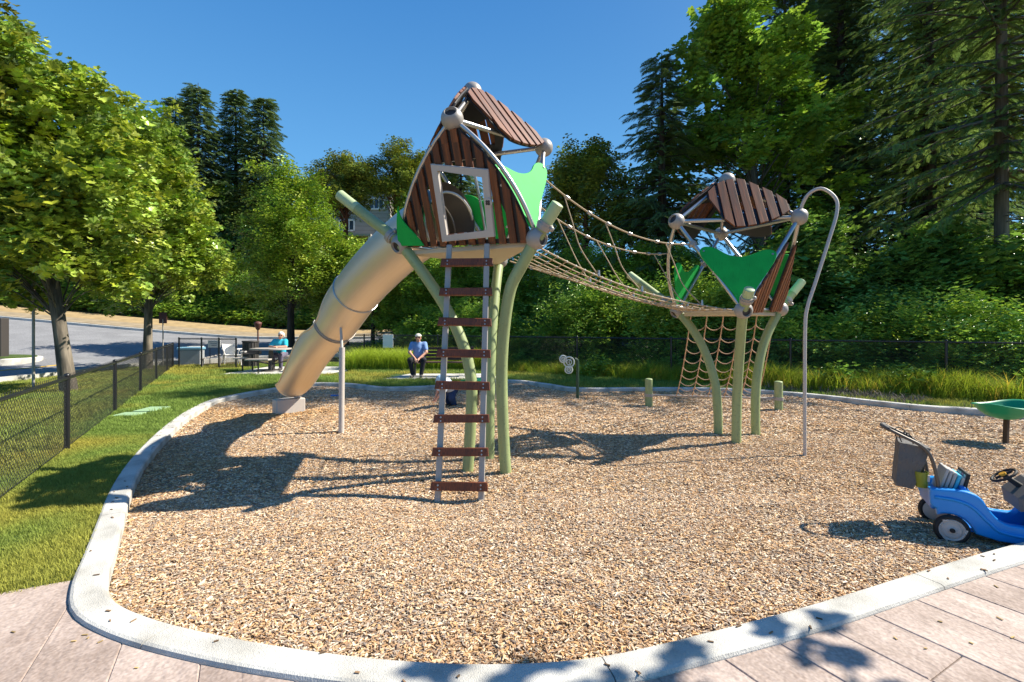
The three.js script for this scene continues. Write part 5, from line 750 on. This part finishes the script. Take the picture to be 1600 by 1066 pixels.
function conifer(o) {
  const R = rng(o.seed), y0 = o.y ?? H(o.x, o.z), t = thing(o.name || 'fir_tree', o.label, 'tree', [o.x, y0, o.z], 0, o.group), h = o.h, br = o.branch;
  part('trunk', taper([V(0, -0.4, 0), V(0.03 * h * (o.lean || 0), h * 0.4, 0), V(0.06 * h * (o.lean || 0), h * 0.8, 0), V(0.06 * h * (o.lean || 0), h, 0)], [o.r * 1.25, o.r, o.r * 0.5, 0.02], 24, 9), o.bark || barkDark, t);
  const lists = [[], [], []], cols = [[], [], []], sticks = []; const y1 = o.first ?? h * 0.1; let y = y1;
  while (y < h * 0.985) {
    const k = (y - y1) / (h - y1), len = br * Math.pow(1 - k, o.pow || 0.85) * (0.72 + 0.5 * R()) + 0.18, n = 5 + Math.floor(R() * 3), a0 = R() * 6.283;
    for (let i = 0; i < n; i++) {
      if (R() < (o.gap ?? 0.08)) continue;
      const a = a0 + i / n * 6.283 + (R() - 0.5) * 0.5, L = len * (0.65 + 0.5 * R()), up = lerp(-0.28, 0.45, k) + (R() - 0.5) * 0.25, bx = 0.06 * h * (o.lean || 0) * clamp(y / h), dir = V(Math.cos(a), up, Math.sin(a)).normalize();
      const m = Math.max(2, Math.round(L / (o.frond || 0.75) * 2.3)), bend = 0.10 * L;
      if (L > 0.9) sticks.push(taper([V(bx, y, 0), V(bx, y, 0).addScaledVector(dir, L * 0.5).add(V(0, -bend * 0.3, 0)), V(bx, y, 0).addScaledVector(dir, L * 0.92).add(V(0, -bend, 0))], [0.012 + 0.012 * L, 0.01 + 0.005 * L, 0.006], 4, 4));
      for (let j = 0; j < m; j++) { const s = (j + 0.6) / m, p = V(bx, y, 0).addScaledVector(dir, L * s); p.y -= bend * s * s; const f = (o.frond || 0.75) * (0.6 + 0.6 * R()) * (1.15 - 0.45 * s); me.set((R() - 0.5) * 0.9, -a + (j === m - 1 ? 0 : (j % 2 ? 0.7 : -0.7) * (0.5 + 0.7 * R())), up * 0.6 - 0.25 + (R() - 0.5) * 0.4, 'YZX'); mq.setFromEuler(me); const w = Math.floor(R() * 3); lists[w].push(new THREE.Matrix4().compose(p, mq, V(f, f, f))); cols[w].push(tint(R, 0.5, 0.3).clone()); }
    }
    y += (o.step || 0.4) * (0.7 + 0.6 * R()) * lerp(1.1, 0.7, k);
  }
  for (let k = 0; k < (o.dead || 0); k++) { const yy = lerp(1.2, y1 + 2, R()), a = R() * 6.283, l = 0.6 + 1.6 * R(), d = V(Math.cos(a), -0.1 + 0.3 * (R() - 0.5), Math.sin(a)); sticks.push(taper([V(0, yy, 0), V(0, yy, 0).addScaledVector(d, l * 0.5), V(0, yy - 0.25 * l, 0).addScaledVector(d, l)], [0.018, 0.011, 0.004], 5, 4)); }
  if (sticks.length) part('boughs', sticks, o.bark || barkDark, t);
  lists.forEach((l, i) => l.length && instanced('crown', fronds[i], o.mat || firMat, l, cols[i], t));
  return t;
}
// leaves: near street trees (maple), alder, madrona, shrubs
const maple = [leafCluster(11, 11, 0.15, 0.24, 'maple', 0.75), leafCluster(12, 10, 0.165, 0.26, 'maple', 0.45)];
const alder = [leafCluster(13, 14, 0.13, 0.30, 'ovate', 0.5), leafCluster(14, 13, 0.14, 0.32, 'ovate', 0.3)];
const bigMaple = [leafCluster(15, 12, 0.24, 0.42, 'maple', 0.5), leafCluster(16, 12, 0.27, 0.45, 'maple', 0.35)];
const madro = [leafCluster(17, 16, 0.16, 0.34, 'ovate', -0.2), leafCluster(18, 15, 0.17, 0.36, 'ovate', 0.2)];
const bushy = [leafCluster(19, 12, 0.12, 0.22, 'ovate', 0.3), leafCluster(20, 11, 0.13, 0.24, 'lance', 0.2)];
const streetLeaf = leafMat(146, 170, 66, 0.45, 0.42), alderLeaf = leafMat(142, 168, 60, 0.48, 0.5), mapleLeaf = leafMat(128, 164, 62, 0.48, 0.5), madroLeaf = leafMat(128, 142, 60, 0.38, 0.45), shrubLeaf = leafMat(132, 166, 62, 0.45, 0.5), shrubDark = leafMat(108, 144, 60, 0.42, 0.5);
// two street trees on the left
broadTree({ seed: 101, name: 'street_tree', label: 'large leafy street tree nearest the camera with pale trunk behind the left fence', x: -10.75, z: -11.8, crown: [-0.5, 4.9, 0.2, 2.6, 3.9, 2.5], fork: 1.75, trunkR: 0.125, tips: 170, limbEvery: 2, clusters: 3100, clump: 0.45, sprays: maple, leaf: streetLeaf, warm: 0.6, group: 'street trees by the road' });
broadTree({ seed: 102, name: 'street_tree', label: 'second street tree further along the left fence with a slender trunk', x: -13.05, z: -17.4, crown: [0.1, 5.2, 0, 2.35, 4.4, 2.35], fork: 2.0, trunkR: 0.12, tips: 170, limbEvery: 2, clusters: 2500, clump: 0.48, sprays: maple, leaf: streetLeaf, warm: 0.6, group: 'street trees by the road' });
broadTree({ seed: 103, name: 'street_tree', label: 'tall street tree at the left edge whose crown fills the top corner', x: -14.2, z: -9.0, crown: [0.6, 7.2, 0, 3.4, 4.2, 3.2], fork: 2.8, trunkR: 0.17, tips: 160, limbEvery: 2, clusters: 3800, clump: 0.5, sprays: maple, leaf: leafMat(96, 112, 46, 0.3, 0.45), warm: 0.9, group: 'street trees by the road' });
// mid-green roadside trees left of centre
broadTree({ seed: 111, label: 'rounded bright green tree behind the picnic table', x: -11.6, z: -25.5, crown: [0, 5.3, 0, 2.7, 4.6, 2.6], fork: 1.9, trunkR: 0.15, tips: 150, limbEvery: 3, clusters: 2500, clump: 0.485, sprays: alder, leaf: alderLeaf, bark: barkDark });
broadTree({ seed: 112, label: 'smaller bright green tree just right of the picnic table tree', x: -9.2, z: -27, crown: [0, 3.1, 0, 2.2, 2.5, 2.2], fork: 1.7, trunkR: 0.12, tips: 100, limbEvery: 3, clusters: 2600, clump: 0.55, sprays: alder, leaf: alderLeaf, bark: barkDark });
// conifers on the hill, left
const hillFirs = [[-28.4, -44, 17.0, 'tallest dark fir on the hill left of the sky gap'], [-26.7, -47, 16.6, 'second dark fir on the hill, narrow topped'], [-23.5, -46, 16.0, 'third dark fir on the hill, double topped'], [-32.5, -47, 15.5, 'shorter dark fir on the hill at the left end of the row'], [-13.8, -62, 11, 'slim fir tip rising above the madrona trees'], [-4.2, -40, 13.4, 'fir behind the playhouse roof'], [4.6, -40, 13.2, 'slim fir behind the rope bridge'], [-29.0, -42, 9, 'low fir in front of the hill firs'], [-21.5, -44, 9.5, 'small fir right of the hill firs']];
hillFirs.forEach(([x, z, h, label], i) => conifer({ seed: 200 + i, x, z, h, label, r: 0.22, branch: h * 0.26, first: 1.0, step: 0.33, frond: 1.15, group: 'firs on the hill' }));
// madronas: spreading, with bare warm limbs
[[-15.2, -44, 11.5, 3.0, 'madrona with bare forked limbs left of the hill house'], [-11.0, -45, 12.4, 3.0, 'madrona right of the hill house, dense olive crown'], [-8.2, -47, 11.5, 2.8, 'madrona just left of the playhouse'], [4.5, -31, 12, 2.8, 'madrona with warm limbs behind the rope bridge'], [6.6, -30, 9.4, 1.9, 'slender madrona between rope bridge and dark firs']].forEach(([x, z, h, r, label], i) => broadTree({ seed: 300 + i, name: 'madrona_tree', label, x, z, crown: [0.3, h * 0.74, 0, r, h * 0.27, r], fork: h * 0.28, trunkR: 0.2, tips: 60, limbEvery: 1, clusters: 1500, clump: 0.6, sprays: madro, leaf: madroLeaf, bark: barkRed, warm: 0.7, group: 'madronas on the slope' }));
// right-hand forest
conifer({ seed: 401, x: 7.7, z: -25, h: 15.6, label: 'tall dark fir left of the big maple', r: 0.3, branch: 4.4, first: 2.2, step: 0.4, frond: 0.95, gap: 0.12 });
broadTree({ seed: 402, name: 'bigleaf_maple', label: 'tall bright maple rising above the lower play tower', x: 14.4, z: -27, crown: [-1.4, 12.8, 0, 5.4, 9.0, 4.4], fork: 5.5, trunkR: 0.3, tips: 85, limbEvery: 1, clusters: 2100, clump: 0.72, sprays: bigMaple, leaf: mapleLeaf, bark: barkGrey, warm: 0.5 });
conifer({ seed: 403, x: 27.8, z: -33, h: 36, label: 'huge dark fir with drooping boughs, centre of the right-hand forest', r: 0.5, branch: 8.8, first: 3.0, step: 0.5, frond: 0.85, pow: 0.6, gap: 0.1, mat: firLight });
conifer({ seed: 404, x: 15.8, z: -15.7, h: 24, label: 'huge fir at the right edge with a long bare grey trunk', r: 0.17, branch: 4.6, first: 6.2, step: 0.36, frond: 0.52, pow: 0.5, gap: 0.15, mat: firLight, bark: barkGrey, dead: 34 });
conifer({ seed: 411, x: 20.6, z: -24, h: 25, label: 'dense fir just left of the bare grey trunk', r: 0.3, branch: 5.2, first: 2.2, step: 0.42, frond: 0.75, pow: 0.6, gap: 0.06, mat: firLight });
conifer({ seed: 408, x: 23, z: -34, h: 32, label: 'tall dark fir between the bright maple and the huge fir', r: 0.4, branch: 6.2, first: 2.5, step: 0.5, frond: 0.9, pow: 0.65 });
conifer({ seed: 405, x: 33, z: -34, h: 34, label: 'dark fir filling the right edge behind the bare trunk', r: 0.4, branch: 8, first: 2, step: 0.65, frond: 1.6, pow: 0.6 });
conifer({ seed: 406, x: 18.5, z: -33, h: 25, label: 'dark fir directly behind the big maple', r: 0.36, branch: 6.4, first: 2, step: 0.6, frond: 1.5, pow: 0.65 });
conifer({ seed: 407, x: 27, z: -41, h: 36, label: 'dark fir deep in the forest on the right', r: 0.36, branch: 8.5, first: 1.6, step: 0.7, frond: 1.8, pow: 0.6 });
conifer({ seed: 409, x: 3.6, z: -34, h: 7.5, label: 'young fir low behind the rope bridge', r: 0.15, branch: 2.2, first: 0.8, step: 0.45, frond: 0.9 });
conifer({ seed: 410, x: -6.0, z: -28, h: 5.0, label: 'young fir with layered boughs behind the seated man', r: 0.12, branch: 2.3, first: 0.5, step: 0.4, frond: 0.8, mat: firLight });
[[20.0, -18, 5.2, 2.6, 'leafy understorey tree at the far right edge behind the fence'], [14.6, -16.6, 4.6, 2.5, 'leafy understorey maple behind the right fence beside the hooked pole'], [11.0, -18.4, 5.0, 2.5, 'leafy understorey maple behind the lower tower'], [17.6, -16.2, 3.4, 2.2, 'low leafy maple under the bare grey trunk']].forEach(([x, z, h, r, label], i) => broadTree({ seed: 500 + i, name: 'understorey_tree', label, x, z, crown: [0, h * 0.6, 0, r, h * 0.45, r], fork: h * 0.2, trunkR: 0.1, tips: 60, limbEvery: 2, clusters: 1500, clump: 0.6, sprays: [bigMaple[0], alder[0]], leaf: shrubDark, bark: barkDark, warm: 0.4, group: 'understorey trees' }));
// shrubs
function shrub(x, z, r, h, label, seed, leaf = shrubLeaf, n = 900, sprays = bushy, group = 'shrubs behind the fence') {
  const R = rng(seed), t = thing('shrub', label, 'shrub', [x, Math.max(LAWN - 0.02, H(x, z)), z], 0, group), g = [], L = [[], []], C = [[], []], tips = [];
  for (let k = 0; k < 22; k++) { const a = R() * 6.283, q = Math.sqrt(R()) * r * 0.85, p = V(Math.cos(a) * q, h * (0.35 + 0.6 * R()) * (1 - 0.35 * q / r), Math.sin(a) * q); tips.push(p); if (k % 2 === 0) g.push(taper([V(0, -0.1, 0), V(p.x * 0.4, p.y * 0.55, p.z * 0.4), p], [0.025, 0.016, 0.005], 5, 4)); }
  part('stems', g, barkDark, t);
  for (let k = 0; k < n; k++) { const p = tips[Math.floor(R() * tips.length)], s = 0.7 + 0.7 * R(), c = r * 0.5; me.set((R() - 0.5), R() * 6.283, (R() - 0.5)); mq.setFromEuler(me); const w = k % sprays.length; L[w].push(new THREE.Matrix4().compose(V(p.x + (R() + R() - 1) * c, Math.max(0.08, p.y + (R() + R() - 1) * h * 0.3), p.z + (R() + R() - 1) * c), mq, V(s, s, s))); C[w].push(tint(R, 0.5, 0.5).clone()); }
  sprays.forEach((s, i) => instanced('foliage', s, i ? glossy(leaf) : leaf, L[i], C[i], t)); return t;
}
const place = ['left of the white sign', 'behind the white sign', 'behind the seated man', 'behind the bench back', 'behind the ladder', 'between ladder and right post', 'behind the tall right post', 'under the rope bridge', 'under the middle of the rope bridge', 'left of the flower panel', 'behind the flower panel', 'right of the flower panel', 'left of the climbing net', 'behind the climbing net', 'behind the lower tower posts', 'right of the hooked pole', 'behind the right fence, first of three', 'behind the right fence, second of three', 'behind the right fence, third of three'];
{ const R = rng(77);
  for (let k = 0; k < 16; k++) { const s = lerp(4.7, -1.3, k / 15), [x, z] = FR(s), d = 1.7 + 0.9 * (k % 3), hgt = 1.9 + 1.1 * R() + (k > 4 && k < 11 ? 0.9 : 0); shrub(x + 0.55 * d, z - 0.835 * d - 0.4, 1.25 + 0.35 * R(), hgt, (k > 3 && k < 10 ? 'tall bright green shrub behind the fence, ' : 'leafy green shrub behind the fence, ') + place[k], 600 + k, k % 3 === 2 ? shrubDark : shrubLeaf, 850); }
  for (let k = 0; k < 12; k++) { const x = lerp(-7, 9.5, k / 11) + (R() - 0.5), z = -24.5 - 2.5 * R() + (x > 4 ? 2 : 0); broadTree({ seed: 700 + k, name: 'understorey_tree', label: 'mid-green understorey tree on the slope, ' + ['behind the slide foot', 'left of the seated man', 'above the seated man', 'above the bench', 'left of the ladder', 'behind the ladder', 'right of the ladder', 'behind the tall right post', 'below the rope bridge start', 'below the rope bridge', 'left of the dark fir', 'under the dark fir'][k], x, z, crown: [0, 2.8 + R() * 0.8, 0, 2.0, 2.3 + 0.6 * R(), 1.9], fork: 1.0, trunkR: 0.09, tips: 60, limbEvery: 2, clusters: 1250, clump: 0.55, sprays: [alder[k % 2], bushy[0]], leaf: k % 3 ? shrubLeaf : alderLeaf, bark: barkDark, group: 'understorey trees on the slope' }); }
  const bankPlace = ['far left above the road', 'left above the road behind the first street tree', 'behind the first street tree', 'right of the first street tree', 'between the street trees', 'behind the second street tree', 'right of the second street tree', 'above the sidewalk, left of the bare patch', 'above the sidewalk, right of the bare patch', 'above the lamp post', 'behind the picnic tree', 'right of the picnic tree', 'low behind the slide', 'below the hill house'];
  for (let k = 0; k < 14; k++) { const x = lerp(-46, -7, k / 13) + (R() - 0.5) * 2, z = -38.5 - 3 * R(); shrub(x, z, 2.3, 3.0 + 1.4 * R(), 'bank shrub ' + bankPlace[k], 800 + k, k % 2 ? shrubLeaf : alderLeaf, 800, [alder[0], alder[1]], 'shrubs on the bank beyond the road'); }
  const hp = ['far left', 'left', 'left of centre', 'under the hill firs', 'right of the hill firs', 'left of the hill house', 'below the hill house', 'right of the hill house', 'left of the playhouse', 'behind the playhouse'];
  for (let k = 0; k < 10; k++) { const x = lerp(-48, -5, k / 9) + R() * 2 - (k === 7 ? 9 : 0), z = -44 - 5 * R(); broadTree({ seed: 900 + k, name: 'hillside_tree', label: 'green hillside tree ' + hp[k] + ', upper slope', x: k === 6 ? -18.5 : x, z: k === 6 ? -48 : z, crown: [0, k === 6 ? 2.4 : 4.5, 0, 3.0, k === 6 ? 2 : 3.8, 3.0], fork: 1.2, trunkR: 0.16, tips: 70, limbEvery: 3, clusters: 1500, clump: 0.7, sprays: [madro[0], alder[1]], leaf: k % 2 ? madroLeaf : shrubLeaf, bark: barkDark, group: 'trees on the upper slope' }); }
}
[[7.75, -11.45, 0.28, 'small leafy weed bush in front of the right fence near its second post'], [8.75, -10.8, 0.34, 'larger leafy weed bush in front of the right fence, middle of the bay'], [10.6, -9.7, 0.28, 'leafy weed bush in front of the right fence at the frame edge'], [2.7, -14.9, 0.4, 'leafy bush at the back fence left of the climbing net']].forEach(([x, z, r, label], i) => shrub(x, z, r, 0.62, label, 980 + i, shrubLeaf, 56, bushy, 'weed bushes at the fence foot'));
// tree outside the frame on the right whose branch shadows cross the near kerb
broadTree({ seed: 950, name: 'street_tree', label: 'leafy tree beside the pavement out of frame on the right', x: 6.2, z: -1.0, y: 0.08, crown: [-1.3, 4.6, -0.8, 1.6, 1.0, 1.05], fork: 2.6, trunkR: 0.12, tips: 30, limbEvery: 1, clusters: 230, clump: 0.42, sprays: maple, leaf: streetLeaf });

// ---------- wood chips, grass, loose litter ----------
{
  const chip = new THREE.BoxGeometry(1, 1, 1, 1, 1, 1); { const p = chip.attributes.position; for (let i = 0; i < p.count; i++) { const x = p.getX(i); p.setZ(i, p.getZ(i) * (x > 0 ? 0.55 : 1)); p.setY(i, p.getY(i) + 0.35 * x * x * (p.getZ(i) > 0 ? 1 : -0.4)); } chip.computeVertexNormals(); }
  const R = rng(1234), mats = [], cols = []; const tones = [[200, 174, 138], [184, 152, 112], [166, 134, 102], [208, 188, 158], [150, 124, 100], [174, 160, 142], [132, 110, 90], [198, 160, 114], [216, 202, 178], [146, 134, 122]].map((c) => srgb(...c));
  const put = (n, x0, x1, z0, z1, k, keep = () => true) => { let c = 0, g = 0; while (c < n && g++ < n * 4) { const x = lerp(x0, x1, R()), z = lerp(z0, z1, R()); if (!keep(x, z) || !inBed(x, z)) continue; const L = k * (0.015 + 0.030 * R() * R() + 0.010 * R()), W = k * (0.005 + 0.008 * R()), T = k * (0.0025 + 0.003 * R()); me.set((R() - 0.5) * 0.65, R() * 6.283, (R() - 0.5) * 0.5, 'YXZ'); mq.setFromEuler(me); mats.push(new THREE.Matrix4().compose(V(x, 0.006 + 0.018 * R() + bedH(x, z), z), mq, V(L, T, W))); const t = tones[Math.floor(R() * tones.length)], b = 0.96 + 0.3 * (R() - 0.5), w = clamp((fbm(x * 0.55 + 8, z * 0.55, 3, 0, 61) - 0.58) * 2.4 + 0.7 * Math.exp(-((x + 4.2) ** 2 + (z + 8.2) ** 2) / 4)); cols.push(new THREE.Color(t.r * b * lerp(1.16, 1.05, w), t.g * b * lerp(1.13, 0.90, w), t.b * b * lerp(1.12, 0.68, w))); c++; } };
  put(150000, -3.3, 4.2, -4.6, -2.05, 0.82); put(5000, -3.3, 4.2, -4.8, -2.05, 1.35); put(150000, -5.0, 6.5, -7.2, -4.3, 1.0); put(120000, -6.3, 10.2, -14, -7.0, 1.6); put(14000, 6.4, 10.2, -7.1, -4.2, 1.6);
  const m = instanced('wood_chips', chip, std({ color: 0xffffff, roughness: 0.9 }), mats, cols, scene); tag(m, 'loose tan wood chips covering the whole play bed', 'wood chips', null, 'stuff');
}
function blade(seed, n, h, spread, w) { const R = rng(seed), pos = [], idx = []; for (let k = 0; k < n; k++) { const a = R() * 6.283, r = spread * Math.sqrt(R()), x = r * Math.cos(a), z = r * Math.sin(a), b = R() * 6.283, hh = h * (0.55 + 0.7 * R()), lean = hh * (0.15 + 0.75 * R()), i = pos.length / 3, dx = Math.cos(b), dz = Math.sin(b); pos.push(x - dz * w, 0, z + dx * w, x + dz * w, 0, z - dx * w, x + dx * lean * 0.35 - dz * w * 0.8, hh * 0.62, z + dz * lean * 0.35 + dx * w * 0.8, x + dx * lean * 0.35 + dz * w * 0.8, hh * 0.62, z + dz * lean * 0.35 - dx * w * 0.8, x + dx * lean, hh, z + dz * lean); idx.push(i, i + 1, i + 2, i + 1, i + 3, i + 2, i + 2, i + 3, i + 4); } const g = new THREE.BufferGeometry(); g.setAttribute('position', new THREE.Float32BufferAttribute(pos, 3)); g.setIndex(idx); const q = g.toNonIndexed(); q.computeVertexNormals(); return q; }
const inLawn = (x, z) => inPoly(M.lawnOutline, x, z) && !inPoly(bedOut4, x, z);
const grassMat = leafMat(156, 162, 82, 0.35, 0.6);
{
  const R = rng(555), mats = [], cols = [], pads = [[-9.45, -5.5, -18.7, -15.5], [-3.8, -0.3, -15.85, -14.1], [-6.85, -6.3, -9.2, -8.15]];
  const put = (n, x0, x1, z0, z1, k) => { for (let c = 0; c < n; c++) { const x = lerp(x0, x1, R()), z = lerp(z0, z1, R()); if (!inLawn(x, z) || pads.some(([a, b, d, e]) => x > a && x < b && z > d && z < e)) continue; const s = k * (0.7 + 0.6 * R()), p = fbm(x * 0.7, z * 0.7, 3, 0, 17), d = fbm(x * 2.6, z * 2.6, 2, 0, 23); me.set(0, R() * 6.283, 0); mq.setFromEuler(me); mats.push(new THREE.Matrix4().compose(V(x, LAWN - 0.004, z), mq, V(s, s * (0.8 + 0.5 * d), s))); const b = 0.75 + 0.45 * R(), y = clamp((p - 0.42) * 3.2); cols.push(new THREE.Color(b * lerp(0.70, 1.35, y), b * lerp(0.92, 1.12, y), b * lerp(0.75, 0.85, y))); } };
  put(90000, -8.0, -2.3, -7.2, -2.1, 1.0); put(60000, -11.5, -4.2, -13, -7.0, 1.6); put(60000, -13, 12.5, -21.5, -8, 2.4);
  const m = instanced('lawn_grass', blade(31, 9, 0.030, 0.03, 0.0017), grassMat, mats, cols, scene); tag(m, 'short mown grass of the lawn around the play bed', 'grass', null, 'stuff');
}
{ // grass beyond the left fence and on the verge
  const R = rng(556), mats = [], cols = []; for (let c = 0; c < 42000; c++) { const x = lerp(-15, -5.2, R()), z = lerp(-20, -3.2, R()), l = leftOf(x, z); if (l < 0.12 || x < -14.9 + 0.12 * Math.max(0, -z - 16) * 0 || z < -18.8) continue; const s = 1.8 * (0.7 + 0.6 * R()); me.set(0, R() * 6.283, 0); mq.setFromEuler(me); mats.push(new THREE.Matrix4().compose(V(x, H(x, z) - 0.005, z), mq, V(s, s, s))); const b = 0.75 + 0.4 * R(), y = fbm(x, z, 2, 0, 5); cols.push(new THREE.Color(b * lerp(0.75, 1.2, y), b, b * 0.8)); }
  const m = instanced('verge_grass', blade(32, 9, 0.042, 0.035, 0.002), grassMat, mats, cols, scene); tag(m, 'mown grass verge between the left fence and the road', 'grass', null, 'stuff');
}
{ // tall grass along the forest fence
  const R = rng(557), mats = [], cols = []; for (let c = 0; c < 15000; c++) { const s0 = lerp(-2.4, 5.2, R()), [x0, z0] = FR(s0), d = (R() + R() - 1) * 0.75 - (s0 < 0.6 ? 0.25 : 0), x = x0 + 0.55 * d, z = z0 - 0.835 * d; if (inBed(x, z) || inPoly(bedOut, x, z)) continue; const cl = fbm(x * 1.5, z * 1.5, 3, 0, 91); if (cl < 0.36 && R() < 0.6) continue; const s = (s0 < 1.2 ? 0.95 : 0.85) * (0.32 + 0.7 * R()) * (0.4 + 1.1 * cl); me.set((R() - 0.5) * 0.3, R() * 6.283, (R() - 0.5) * 0.3); mq.setFromEuler(me); mats.push(new THREE.Matrix4().compose(V(x, LAWN - 0.01, z), mq, V(s, s, s))); const b = 0.75 + 0.5 * R(), w = R(); cols.push(new THREE.Color(b * (w < 0.12 ? 1.7 : 1.05), b * 1.05, b * (w < 0.12 ? 1.2 : 0.7))); }
  for (let c = 0; c < 2600; c++) { const x = lerp(-5.9, -0.4, R()), z = -17.2 - 1.8 * R(); const s = 0.7 + 0.7 * R(); me.set((R() - 0.5) * 0.3, R() * 6.283, (R() - 0.5) * 0.3); mq.setFromEuler(me); mats.push(new THREE.Matrix4().compose(V(x, LAWN - 0.01, z), mq, V(s, s, s))); const b = 0.8 + 0.5 * R(); cols.push(new THREE.Color(b * 1.05, b * 1.08, b * 0.75)); }
  const m = instanced('tall_grass', blade(33, 12, 0.52, 0.12, 0.006), leafMat(152, 168, 60, 0.4, 0.6), mats, cols, scene); tag(m, 'tall unmown bright grass growing along the forest fence', 'tall grass', null, 'stuff');
}
{ // dark mulch clumps between the right-hand kerb and the tall grass
  const R = rng(558), mats = [], cols = []; for (let c = 0; c < 2600; c++) { const i = Math.floor(lerp(0.02, 0.98, R()) * KN), [bx, bz] = bedOut[i]; if (bx < 5.6 || bz > -7.4) continue; const k = offsetK(i, outS * (0.15 + 0.55 * R())); if (vnoise(k[0] * 1.9, k[1] * 1.9, 0, 3) < 0.42) continue; const s = 0.6 + 0.8 * R(); me.set((R() - 0.5) * 1.2, R() * 6.283, (R() - 0.5) * 1.2); mq.setFromEuler(me); mats.push(new THREE.Matrix4().compose(V(k[0], LAWN + 0.03 * R(), k[1]), mq, V(s, s, s))); const b = 0.6 + 0.6 * R(); cols.push(new THREE.Color(b, b, b)); }
  const m = instanced('dry_clippings', blade(34, 10, 0.14, 0.1, 0.004), std({ color: srgb(128, 116, 108), roughness: 1 }), mats, cols, scene); tag(m, 'grey brown dry clippings along the right-hand kerb', 'clippings', null, 'stuff');
}
{ // forest floor cover
  const R = rng(559), mats = [], cols = []; for (let c = 0; c < 5200; c++) { const s0 = lerp(-3.5, 6, R()), d = 0.4 + 7 * R(), [x0, z0] = FR(s0), x = x0 + 0.55 * d, z = z0 - 0.835 * d; const s = 0.7 + 0.9 * R(); me.set((R() - 0.5) * 0.6, R() * 6.283, (R() - 0.5) * 0.6); mq.setFromEuler(me); mats.push(new THREE.Matrix4().compose(V(x, H(x, z) + 0.15 + 0.45 * R(), z), mq, V(s, s, s))); cols.push(tint(R, 0.6, 0.5).clone()); }
  for (let c = 0; c < 9000; c++) { const x = lerp(-52, 8, R()), z = lerp(-37, -60, R() * R()); if (x > -19.4 && x < -16.6 && z > -42.5 && z < -38 ) continue; const s = 1.6 + 1.6 * R(); me.set((R() - 0.5) * 0.6, R() * 6.283, (R() - 0.5) * 0.6); mq.setFromEuler(me); mats.push(new THREE.Matrix4().compose(V(x, H(x, z) + 0.2 + 0.6 * R(), z), mq, V(s, s, s))); cols.push(tint(R, 0.6, 0.6).clone()); }
  const m = instanced('ground_cover', bushy[0], shrubLeaf, mats, cols, scene); tag(m, 'low leafy ground cover on the forest floor and the bank', 'ground cover', null, 'stuff');
}
{ // a few chips and leaves lying on kerb and pavement
  const R = rng(560), mats = [], cols = []; for (let c = 0; c < 190; c++) { const i = Math.floor(R() * KN), [x, z] = offsetK(i, outS * (R() - 0.5) * 0.15); mats.push(new THREE.Matrix4().compose(V(x, KTOP + 0.004, z), mq.setFromEuler(me.set(0, R() * 6.283, 0)).clone(), V(0.014 + 0.02 * R(), 0.004, 0.005 + 0.005 * R()))); cols.push(srgb(120, 95, 70).multiplyScalar(0.6 + 0.9 * R())); }
  for (let c = 0; c < 110; c++) { const x = lerp(-3.6, 3.6, R()), z = lerp(-3.2, -1.5, R()); if (inPoly(bedOut, x, z)) continue; const e = x < -2.6 && z < -2.7; if (e) continue; mats.push(new THREE.Matrix4().compose(V(x, 0.0935, z), mq.setFromEuler(me.set(0, R() * 6.283, 0)).clone(), V(0.012 + 0.018 * R(), 0.003, 0.006 + 0.01 * R() * R()))); cols.push(srgb(165, 140, 90).multiplyScalar(0.5 + 0.9 * R())); }
  const m = instanced('loose_litter', new THREE.BoxGeometry(1, 1, 1), std({ color: 0xffffff, roughness: 0.9 }), mats, cols, scene); tag(m, 'scattered stray chips and leaf bits on kerb and pavement', 'leaf litter', null, 'stuff');
}
renderer.render(scene, camera);
